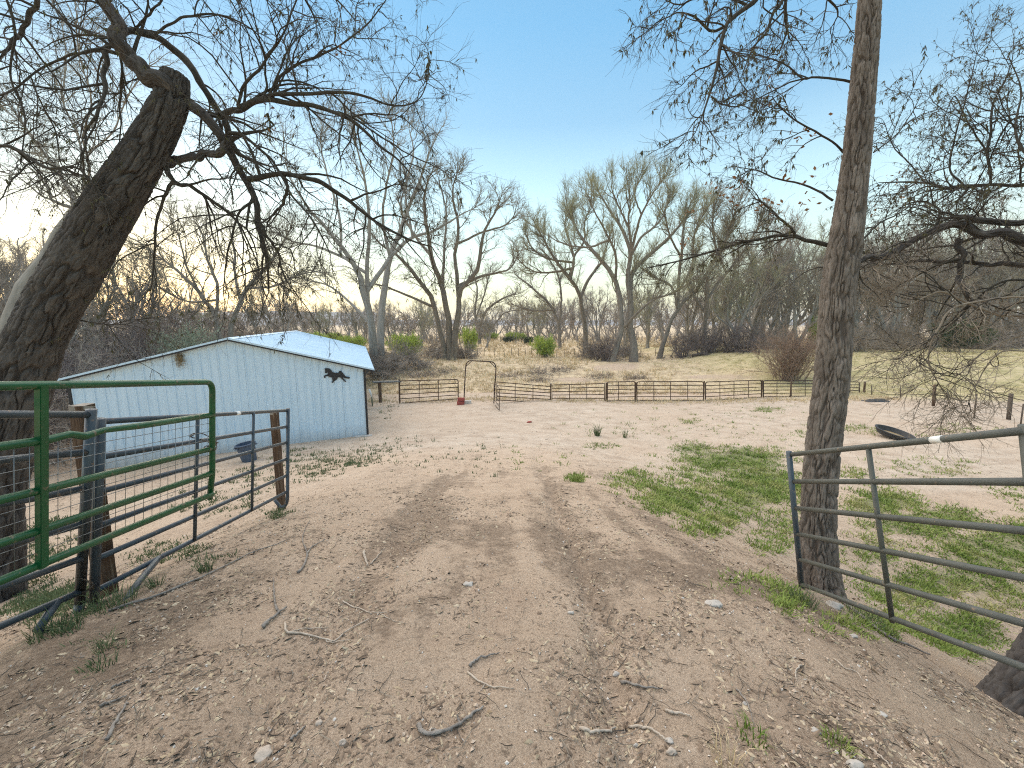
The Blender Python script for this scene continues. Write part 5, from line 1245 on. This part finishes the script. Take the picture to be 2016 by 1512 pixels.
# far woods that read as one mass
def far_wood():
    g = np.random.default_rng(77); t = Tubes(); n = 350
    px = g.uniform(-200, 2250, n); Y = 82 * np.exp(g.uniform(0, 1.05, n)); X = (px - 1008) / F * Y
    z = H(X, Y); S = g.uniform(8, 14.5, n) * np.where((px > 540) & (px < 1010), .66, 1)
    o = np.stack([X, Y, z], 1); d = np.stack([g.normal(size=n) * .25, g.normal(size=n) * .25, np.ones(n)], 1)
    P, R = grow(o, d, S * .6, S * .02, .06, 5, .12, np.array([0, 0, .03]), g); t.batch(P, R, 4)
    o, d, r, tt, ix = sprout(P, R, np.full(n, 8), .1, 1, 20, 60, g)
    P, R = grow(o, d, S[ix] * (.22 + .25 * g.random(len(o))), np.minimum(r * .6, .12), .05, 3, .16, np.array([0, 0, .05]), g); t.batch(P, R, 3)
    o, d, r, tt, ix2 = sprout(P, R, np.full(len(P), 8), .1, 1, 20, 65, g)
    P, R = grow(o, d, S[ix][ix2] * (.09 + .12 * g.random(len(o))), np.full(len(o), .085), .03, 1, .2, np.array([0, 0, .06]), g); t.batch(P, R, 3)
    # low brush under it
    n = 450; px = g.uniform(-200, 2250, n); Y = 75 * np.exp(g.uniform(0, 1.2, n)); X = (px - 1008) / F * Y
    o = np.repeat(np.stack([X, Y, H(X, Y)], 1), 12, 0) + g.normal(size=(n * 12, 3)) * np.array([1.2, .8, 0])
    P, R = grow(o, g.normal(size=o.shape) * .5 + np.array([0, 0, 1.2]), .8 + 2.2 * g.random(len(o)), np.full(len(o), .09), .03, 1, .2, np.array([0, 0, .03]), g); t.batch(P, R, 3)
    t.build('far_wood', M['grey_twig'], None, smooth=False, kind='stuff')['label'] = 'distant bare grey wood beyond the meadow'
far_wood()

# thin dusk haze
V, Fq = box_geo((0, 1200, 33), (3200, 0, 0), (0, 1500, 0), (0, 0, 40))
hm = bpy.data.materials.new('air'); hm.use_nodes = True; hm.node_tree.nodes.clear()
pv = hm.node_tree.nodes.new('ShaderNodeVolumePrincipled'); pv.inputs['Density'].default_value = .00045; pv.inputs['Color'].default_value = (.92, .94, 1, 1)
ho = hm.node_tree.nodes.new('ShaderNodeOutputMaterial'); hm.node_tree.links.new(pv.outputs[0], ho.inputs['Volume'])
mesh_obj('haze', V, Fq, hm, kind='stuff')
# ------------------------------------------------------------------ small ground things
def blades(name, X, Y, hgt, per, g, mt, lean=.5, wid=.006, kind='stuff', label=None, spreadr=.05, simple=False):
    Z = H(X, Y); n = len(X); idx = np.repeat(np.arange(n), per); m = len(idx)
    sp = spreadr * (spreadr.__class__(1)); 
    a = g.random(m) * 2 * np.pi; rr = g.random(m) ** .5 * (sp if np.isscalar(sp) else sp)
    hh = (hgt[idx] if hasattr(hgt, '__len__') else hgt) * (.5 + .8 * g.random(m))
    s = (hgt[idx] / np.mean(hgt)) if hasattr(hgt, '__len__') else 1
    b = np.stack([X[idx] + np.cos(a) * rr * s, Y[idx] + np.sin(a) * rr * s, Z[idx] - .01], 1)
    ln = g.normal(size=(m, 2)) * lean * .5 + np.stack([np.cos(a), np.sin(a)], 1) * lean * .5
    w_ = (wid[idx] if hasattr(wid, '__len__') else wid)
    aa = g.random(m) * 2 * np.pi; wv = np.stack([np.cos(aa), np.sin(aa), 0 * aa], 1) * (w_[:, None] if hasattr(w_, '__len__') else w_)
    mid = b + np.stack([ln[:, 0] * hh * .35, ln[:, 1] * hh * .35, hh * .6], 1)
    tip = b + np.stack([ln[:, 0] * hh, ln[:, 1] * hh, hh * np.clip(1 - .35 * np.abs(ln).sum(1), .25, 1)], 1)
    V = np.stack([b - wv, b + wv, mid + wv * .7, mid - wv * .7, tip], 1).reshape(-1, 3)
    k = np.arange(m)[:, None] * 5
    F4 = np.concatenate([k + np.array([0, 1, 2, 3])], 0); F3 = k + np.array([3, 2, 4, 4])
    if simple:
        V2 = V.reshape(m, 5, 3); V = np.stack([V2[:, 0], V2[:, 1], V2[:, 4] + wv * .25, V2[:, 4] - wv * .25], 1).reshape(-1, 3)
        o = mesh_obj(name, V, np.arange(m * 4).reshape(-1, 4), M[mt], None, smooth=False, kind=kind); o['label'] = label; return o
    # keep quads only: the tip face is a quad with a short end
    V2 = V.reshape(m, 5, 3); tipb = V2[:, 4] + wv * .12
    V = np.concatenate([V2, tipb[:, None]], 1).reshape(-1, 3); k = np.arange(m)[:, None] * 6
    Fq = np.concatenate([k + np.array([0, 1, 2, 3]), k + np.array([3, 2, 5, 4])])
    o = mesh_obj(name, V, Fq, M[mt], None, smooth=False, kind=kind)
    if label: o['label'] = label
    return o
M['grass'] = mat('green_grass', (.11, .17, .025), .7, var=[(.19, .25, .05), (.33, .32, .12)], scale=1.1, coord='World')
M['weed'] = mat('grey_green_weed', (.08, .12, .05), .8, var=[(.15, .18, .08)], scale=3, coord='World')
M['dry_grass'] = mat('dry_grass', (.40, .30, .17), .9, var=[(.60, .48, .29), (.74, .62, .42)], scale=.35, coord='World')
M['olive_grass'] = mat('olive_grass', (.36, .32, .14), .9, var=[(.56, .48, .26)], scale=.4, coord='World')
M['tumble'] = mat('grey_tumbleweed', (.16, .13, .115), .9, var=[(.26, .21, .18)], scale=2, coord='World')
g = np.random.default_rng(900)
def scatter(n, y0, y1, xr=1.5, off=1.6):
    Y = np.exp(g.uniform(math.log(y0), math.log(y1), n)); X = g.uniform(-1, 1, n) * (xr * Y + off); return X, Y
X, Y = scatter(420000, 1.6, 26); Z = H(X, Y); m = green_mask(X, Y, Z)
clump = .6 * fbm(X * 4.5, Y * 4.5, 13, 3) + .4 * fbm(X * 13, Y * 13, 14, 2)
keep = g.random(len(X)) < m * np.clip(.42 + 1.3 * clump, .04, 1) * .85
X, Y = X[keep], Y[keep]; px, py = project(X, Y, H(X, Y))
hg = np.clip(.022 + .0055 * Y, .022, .11) * (.5 + 1.2 * g.random(len(X)) ** 1.5)
left = px < 1000
print('grass tufts', len(X), left.sum())
blades('grass', X[~left], Y[~left], hg[~left] * 1.0, 8, g, 'grass', simple=True, wid=np.clip(.0025 + .0011 * Y[~left], .002, .014), label='short green grass growing in patches right of the track', spreadr=.075, lean=.9)
blades('weeds', X[left], Y[left], hg[left] * .9, 7, g, 'weed', simple=True, wid=np.clip(.0022 + .001 * Y[left], .002, .012), label='low grey-green weeds on the left bank and along the barn', spreadr=.05)
# dry meadow grass
n = 22000; Y = np.exp(g.uniform(math.log(26.2), math.log(120), n)); X = g.uniform(-1.35, 1.5, n) * Y
dn = fbm(X * .3, Y * .3, 17, 3); px, py = project(X, Y, H(X, Y))
bare = np.zeros(n)
for a in [(1220, 722, 70, 11), (1420, 742, 90, 6), (1960, 740, 80, 18), (1130, 748, 60, 8)]: bare = np.maximum(bare, ((px - a[0]) / a[2]) ** 2 + ((py - a[1]) / a[3]) ** 2 < 1)
k_ = (dn > -.35) & (bare < 1) & (g.random(n) < .9); X, Y, px = X[k_], Y[k_], px[k_]
ol = (X > 14 + 3 * fbm(X * .2, Y * .2, 3)) & (Y < 60)
blades('dry_grass', X[~ol], Y[~ol], np.clip(.22 + .004 * Y[~ol], .2, .6) * (.5 + g.random((~ol).sum())), 7, g, 'dry_grass', simple=True, wid=np.clip(.0007 * Y[~ol], .012, .05), lean=.8, label='straw-coloured dry grass covering the meadow', spreadr=.22)
blades('pale_green_grass', X[ol], Y[ol], .13 * (.5 + g.random(ol.sum())), 7, g, 'olive_grass', simple=True, wid=np.clip(.0006 * Y[ol], .01, .03), lean=.9, label='pale green and straw grass on the bank at right', spreadr=.22)
# grass fringe under the corral gates
X = g.uniform(-9, 24, 1500); Y = 23.9 + g.normal(0, .5, 1500) + .08 * np.maximum(X - 10, 0)
blades('dry_grass', X, Y, .16 * (.5 + g.random(1500)), 6, g, 'dry_grass', wid=.01, lean=.9, label='fringe of dry grass under the rusty gates', spreadr=.12)
# tumbleweed mounds on the berm
def mound(px, py, s, lab):
    gp = on_ground(px, py); n = 260; r = np.random.default_rng(int(px))
    o = np.array(gp)[None] + r.normal(size=(n, 3)) * np.array([.5, .3, .0]) * s
    o[:, 2] = H(o[:, 0], o[:, 1]) - .02
    P, R = grow(o, r.normal(size=(n, 3)) * np.array([1, 1, .5]) + np.array([0, 0, .35]), (.25 + .45 * r.random(n)) * s, np.full(n, .012), .005, 5, .35, np.array([0, 0, -.08]), r, .2)
    t = Tubes(); t.batch(P, R, 3); oo = t.build('tumbleweed', M['tumble'], None, smooth=False, origin=tuple(gp)); tag(oo, lab, 'dead bush', 'grey dead brush heaps on the berm')
for px, py, s, lab in ((1055, 735, 1.5, 'dark grey dead brush heap on the berm, left'), (1100, 728, 1.6, 'dark grey dead brush heap on the berm, right of the first'), (1180, 742, 1.3, 'dead brush heap behind the narrow gate'), (1000, 742, 1.2, 'dead brush heap above the arch right leg'), (870, 735, 1.5, 'dead brush heap above the first gate'), (1250, 745, 1.2, 'dead brush heap behind the long gate'), (1060, 748, 1.3, 'dead brush heap behind the sagging gate'), (830, 742, 1.3, 'dead brush heap near the barn end of the corral')):
    mound(px, py, s, lab)
# litter: bark chips, leaf bits, pebbles
def chips(name, X, Y, size, g, mt, flat=.25, label=None, long=2.2):
    Z = H(X, Y); n = len(X); a = unit(g.normal(size=(n, 3)) * np.array([1, 1, .25])) ; u = g.normal(size=(n, 3)); b = unit(np.cross(a, u * np.array([.3, .3, 1])))
    c = np.cross(a, b); c = c * np.sign(c[:, 2:3] + 1e-9); s = size[:, None]
    o = np.stack([X, Y, Z + size * flat * .35], 1)
    A, B, Cc = a * s * (.5 + g.random((n, 1)) * (long - .5)), b * s * (.4 + .5 * g.random((n, 1))), c * s * flat
    V = np.stack([o - A, o + B, o + A * .9, o - B, o + Cc], 1).reshape(-1, 3); k = np.arange(n)[:, None] * 5
    T = [(0, 1, 4), (1, 2, 4), (2, 3, 4), (3, 0, 4)]
    fa = Y > 6          # far crumbs need only two faces
    Fq = np.concatenate([k[~fa] + np.array(t) for t in T] + [k[fa] + np.array(t) for t in ((0, 1, 4), (1, 2, 4))]); ob = mesh_obj(name, V, Fq, M[mt], None, smooth=False, kind='stuff')
    if label: ob['label'] = label
    return ob
M['chip_dark'] = mat('dark_bark_chip', (.12, .085, .06), .9, var=[(.21, .155, .11), (.30, .23, .165)], scale=9, coord='World')
M['chip_tan'] = mat('tan_leaf_bit', (.26, .19, .12), .9, var=[(.42, .34, .23), (.55, .47, .35)], scale=9, coord='World')
M['chip_pale'] = mat('pale_pebble', (.5, .46, .41), .9, var=[(.68, .64, .58)], scale=9, coord='World')
M['clod'] = mat('dirt_clod', (.42, .32, .24), .95, var=[(.55, .44, .34)], scale=9, coord='World')
def dens(X, Y):
    rr = .43 + .03 * Y; rl = -1.02 - .03 * Y
    d = .40 + .9 * np.clip(fbm(X * 1.1, Y * 1.1, 66, 4), -.15, 1) + 1.1 * np.exp(-((X - rr - .06) / .1) ** 2) + .5 * np.exp(-((X - rl) / .25) ** 2) + .3 * np.exp(-((X - 1.7) / .8) ** 2) + .3 * np.exp(-((X + 2.1) / .8) ** 2) - .08 * np.exp(-((X - rr + .4) / .25) ** 2)
    d = d * np.clip(.75 + 2.4 * fbm(X * 3.2, Y * 3.2, 71, 3), .05, 2.2)
    d = d + (1.0 * np.exp(-((X - rr - .07) / .09) ** 2) * np.clip(.6 + 1.5 * fbm(X, Y * 1.5, 73, 3), 0, 1.3) + .3 * np.exp(-((X - rl) / .2) ** 2)) * (Y < 9)
    return np.clip(d * np.exp(-Y / 24), 0, 1)
for nm, mt, n, s0, fl, lg, lab, y1 in (('bark_litter', 'chip_dark', 180000, .0085, .3, 2.6, 'dark bark chips and leaf crumbs strewn over the track', 25), ('leaf_litter', 'chip_tan', 100000, .0085, .25, 2.2, 'tan leaf and seed husk litter strewn over the track', 25), ('dirt_clods', 'clod', 50000, .008, .75, 1.0, 'small crumbs of sandy dirt on the track', 16), ('pebbles', 'chip_pale', 6000, .007, .6, 1.1, 'pale pebbles scattered over the sandy dirt', 18)):
    X, Y = scatter(n, 1.05, y1); k_ = g.random(n) < (dens(X, Y) if nm != 'pebbles' else .35 + .6 * dens(X, Y)); X, Y = X[k_], Y[k_]
    print(nm, len(X)); chips(nm, X, Y, s0 * (.22 + 1.5 * g.random(len(X)) ** 3) * (1 + .09 * Y), g, mt, fl, lab, lg)
# fine twigs lying about
n = 11000; X, Y = scatter(n, 1.05, 14); k_ = g.random(n) < .12 + .6 * dens(X, Y); X, Y = X[k_], Y[k_]; n = len(X)
d = unit(np.stack([g.normal(size=n), g.normal(size=n), np.zeros(n)], 1)); P, R = grow(np.stack([X, Y, np.zeros(n)], 1), d, (.04 + .12 * g.random(n) ** 2) * (1 + .05 * Y), .0013 + .0015 * g.random(n), .001, 4, .22, np.zeros(3), g)
P[:, :, 2] = H(P[:, :, 0], P[:, :, 1]) + .006 + .008 * np.abs(g.normal(size=(n, 5)))
for i, (mt, lab) in enumerate((('twig_pale', 'thin pale fallen twigs strewn on the dirt'), ('twig_dark', 'thin dark fallen twigs strewn on the dirt'))):
    t = Tubes(); t.batch(P[i::2], R[i::2], 3); t.build('fallen_twigs', M[mt], None, smooth=False, kind='stuff')['label'] = lab
# sticks one can point to: photo polylines
M['stick_grey'] = mat('grey_stick', (.13, .115, .1), .9, var=[(.24, .215, .19), (.33, .3, .26)], scale=30, bump=.8, bscale=120)
M['stick_pale'] = mat('pale_stick', (.34, .28, .22), .9, var=[(.5, .43, .35)], scale=30, bump=.5, bscale=120)
def stick(label, pts, r, mt='stick_grey', side=()):
    W_ = [on_ground(a, b) for a, b in pts]; g_ = np.random.default_rng(int(pts[0][0]))
    root = thing('stick', label, 'stick', tuple(W_[0]))
    for k, (pp, rad) in enumerate([(W_, r)] + [([on_ground(*q) for q in s], r * .55) for s in side]):
        Q = catmull([(p.x, p.y, p.z) for p in pp], 18); Q[:, :2] += g_.normal(size=(18, 2)) * rad * .25
        Q[:, 2] = H(Q[:, 0], Q[:, 1]) + rad * .8 + .006 * np.abs(np.sin(np.arange(18) * .6))
        rr = rad * np.linspace(1.15, .5, 18) * (1 + .1 * g_.normal(size=18))
        rr = rr * .72
        tube('shaft' if k == 0 else 'side_twig', [Vector(q) for q in Q], list(rr), M[mt], root, 7)
stick('curved dark stick with pale tip near the bottom centre', [(822, 1432), (835, 1447), (870, 1447), (905, 1430), (930, 1412), (950, 1396)], .013, side=([(905, 1430), (900, 1412)], [(868, 1446), (850, 1438)]))
stick('forked stick of a thick grey piece and long pale twig, left of the track', [(517, 1238), (535, 1222), (564, 1200)], .016, side=([(550, 1208), (541, 1190), (540, 1160), (538, 1140)],))
stick('thick grey branch piece lying left of the pale bone-like chip', [(588, 1128), (600, 1110), (612, 1082), (640, 1065)], .012, side=([(606, 1095), (596, 1060), (610, 1025)],))
stick('tangle of twigs with curled knobbly end left of the track', [(562, 1228), (566, 1248), (600, 1252), (640, 1262), (662, 1264), (690, 1240), (728, 1222)], .009, 'stick_pale', side=([(566, 1250), (600, 1240), (645, 1238)], [(640, 1262), (650, 1268), (690, 1262)]))
stick('long thin pale twig crossing the left wheel track', [(675, 1184), (700, 1198), (730, 1208), (762, 1208)], .006, 'stick_pale', side=([(748, 1210), (770, 1222), (800, 1230)],))
stick('short dark bent stick in the middle of the track', [(925, 1315), (940, 1300), (960, 1295), (982, 1289)], .009, side=())
stick('thin forked twig curving right in the middle of the track', [(920, 1325), (945, 1345), (975, 1356), (1012, 1358)], .006, 'stick_pale', side=([(955, 1350), (942, 1368)],))
stick('pale knobbly stick pointing right near the bottom, right rut', [(1140, 1438), (1165, 1444), (1195, 1444), (1210, 1436)], .010, 'stick_pale')
stick('thin pale stick continuing right of the knobbly stick', [(1238, 1434), (1270, 1436), (1295, 1447), (1312, 1462)], .008, 'stick_pale')
stick('straight dark stick just right of the right rut', [(1222, 1347), (1260, 1355), (1303, 1360)], .009)
stick('short pale stick with a dark tip right of the rut', [(1310, 1402), (1340, 1408), (1362, 1414)], .008, 'stick_pale')
stick('grey-brown stick leaning diagonally at lower left', [(212, 1458), (228, 1425), (245, 1400), (252, 1385)], .010)
stick('short brown stick at lower left above the diagonal one', [(197, 1393), (225, 1385), (248, 1374)], .009)
stick('short grey stick at lower left, highest of three', [(220, 1356), (240, 1349), (256, 1342)], .007)
stick('thin dark stick pointing up to the right near bottom left of centre', [(572, 1460), (590, 1445), (603, 1432)], .008)
stick('pale bone-like wood chip in the left wheel track', [(716, 1088), (720, 1105), (724, 1117)], .014, 'stick_pale', side=([(730, 1112), (745, 1095), (758, 1080)],))
stick('long thin brown twig in the leaf litter right of centre', [(1450, 1358), (1470, 1385), (1485, 1432)], .005)
stick('thin pale curled twig in the litter at lower right', [(1578, 1312), (1566, 1325), (1568, 1340)], .006, 'stick_pale')
stick('thin twig lying in the litter at lower right, near the leaning trunk', [(1640, 1298), (1665, 1318), (1685, 1325), (1697, 1342)], .005, 'stick_pale')
stick('pale twig at the bottom edge right of the white stone', [(1712, 1475), (1735, 1495), (1752, 1511)], .006, 'stick_pale')
stick('weathered board edge along the bank under the olive-grey panel', [(1655, 1185), (1700, 1220), (1745, 1255), (1790, 1275), (1830, 1292)], .02, 'stick_grey')
stick('weathered branch along the bank beside the blue-grey panel', [(215, 1205), (300, 1180), (370, 1150), (440, 1118), (500, 1090), (560, 1068)], .012, 'stick_grey')
# stones
M['stone'] = mat('pale_stone', (.36, .33, .29), .85, var=[(.52, .48, .43)], scale=14, bump=.6, bscale=60)
M['stone_tan'] = mat('tan_stone', (.36, .30, .24), .85, var=[(.5, .43, .36)], scale=14, bump=.6, bscale=60)
def stone(label, px, py, w_, h_, mt='stone'):
    g0 = on_ground(px, py + h_ * .3); d_ = depth(g0.y, g0.z); a, b = w_ / 2 * d_ / F * .8, h_ / 2 * d_ / F * .75; r = np.random.default_rng(int(px))
    bm = bmesh.new(); bmesh.ops.create_icosphere(bm, subdivisions=3, radius=1)
    V = np.array([v.co[:] for v in bm.verts]); Fq = [tuple(v.index for v in f.verts) for f in bm.faces]; bm.free()
    k = 1 + .42 * vnoise(V[:, 0] * 1.3 + px, V[:, 1] * 1.3, V[:, 2] * 1.3) + .14 * vnoise(V[:, 0] * 4 + px, V[:, 1] * 4, V[:, 2] * 4)
    V = V * k[:, None] * np.array([a, a * .75, b]); V[:, 2] = np.maximum(V[:, 2], -b * .4) + b * .25
    o = mesh_obj('stone', V + np.array(g0), Fq, M[mt], None, origin=tuple(g0)); tag(o, label, 'stone')
stone('smooth pale blue-grey stone left of the straight trunk', 1405, 1187, 38, 17)
stone('white stone at the bottom edge, largest on the right', 1682, 1503, 34, 26)
stone('white angular stone above the bottom grass tuft', 1605, 1437, 20, 16)
stone('small round grey stone beside the right rut', 1252, 1466, 13, 14)
stone('small white stone left of a round one near the right rut', 1318, 1458, 20, 12)
stone('tan stone lying right of the right rut near the bottom', 1322, 1478, 22, 20, 'stone_tan')
stone('flat tan stone in the left wheel track near the bottom', 628, 1422, 20, 14, 'stone_tan')
stone('pale stone in the left wheel track, below the flat tan one', 676, 1458, 18, 16, 'stone_tan')
stone('long tan stone half buried at the bottom left of centre', 520, 1480, 46, 22, 'stone_tan')
stone('grey stone lying in the middle of the track', 922, 1148, 22, 12)
stone('small white stone in the right rut litter', 1124, 1205, 14, 10)
stone('white chip stone lower in the right rut', 1212, 1325, 16, 14)
stone('small white stone right of the rut in open dirt', 1466, 1384, 12, 8)
stone('white pebble pair stone lower right', 1735, 1404, 24, 8)
stone('white stone under the lower rail of the olive-grey panel', 1680, 1251, 18, 9)
stone('grey rock at the foot of the straight trunk', 1640, 1187, 40, 26, 'stone')
# leafy weed tufts standing alone
def tuft(label, px, py, n, h, mt='weed', wd_=.0024, sp=.06):
    p = on_ground(px, py); r = np.random.default_rng(int(px * 3 + py)); m_ = n
    o = blades('grass_tuft', np.array([p.x]), np.array([p.y]), np.array([h]), m_, r, mt, kind=None, wid=wd_, spreadr=sp, lean=.7); o['label'] = label; o['category'] = 'weed'; o['group'] = 'single weed tufts'
tuft('grey-green weed tuft at the foot of the square wooden post', 222, 1195, 120, .16, sp=.12)
tuft('weed tuft round the curved foot of the near panel', 112, 1246, 110, .14, sp=.12)
tuft('tall weed tuft on the bank below the near panel', 206, 1280, 45, .12, sp=.04, wd_=.0018)
tuft('dark weed tuft below the tall one on the left bank', 195, 1315, 80, .07, sp=.07)
tuft('weed tuft at the foot of the brown post', 548, 1020, 60, .16, sp=.08)
tuft('bright grass tuft standing alone on the track right side', 1135, 948, 140, .12, 'grass', .005, .12)
tuft('weed tuft beside the straight trunk foot', 1580, 1190, 120, .15, sp=.1)
tuft('dark green grass tuft below the white angular stone', 1648, 1470, 60, .07, 'grass', .003, .05)
tuft('green grass tuft at lower right, left of the angular stone', 1480, 1455, 60, .06, 'grass', .003, .06)
tuft('dry grass tuft at the bottom edge right of the rut', 1430, 1500, 50, .1, 'dry_grass', .0018, .06)
tuft('weed tuft on the bank right of the straight trunk foot', 1690, 1215, 130, .12, sp=.16)
tuft('blue-green weed tuft under the second olive rail span', 1740, 1250, 90, .08, sp=.1)
tuft('upright weed on the left bank near the panel brace', 405, 1125, 60, .15, sp=.04)
tuft('upright weed left of the brace on the bank', 308, 1155, 50, .13, sp=.04)
tuft('lone upright weed in the corral dirt, taller', 1176, 858, 50, .5, sp=.1, wd_=.012)
tuft('lone upright weed in the corral dirt, shorter', 1230, 862, 30, .4, sp=.06, wd_=.01)
print('objects', len(bpy.data.objects), 'faces', sum(len(m.polygons) for m in bpy.data.meshes))
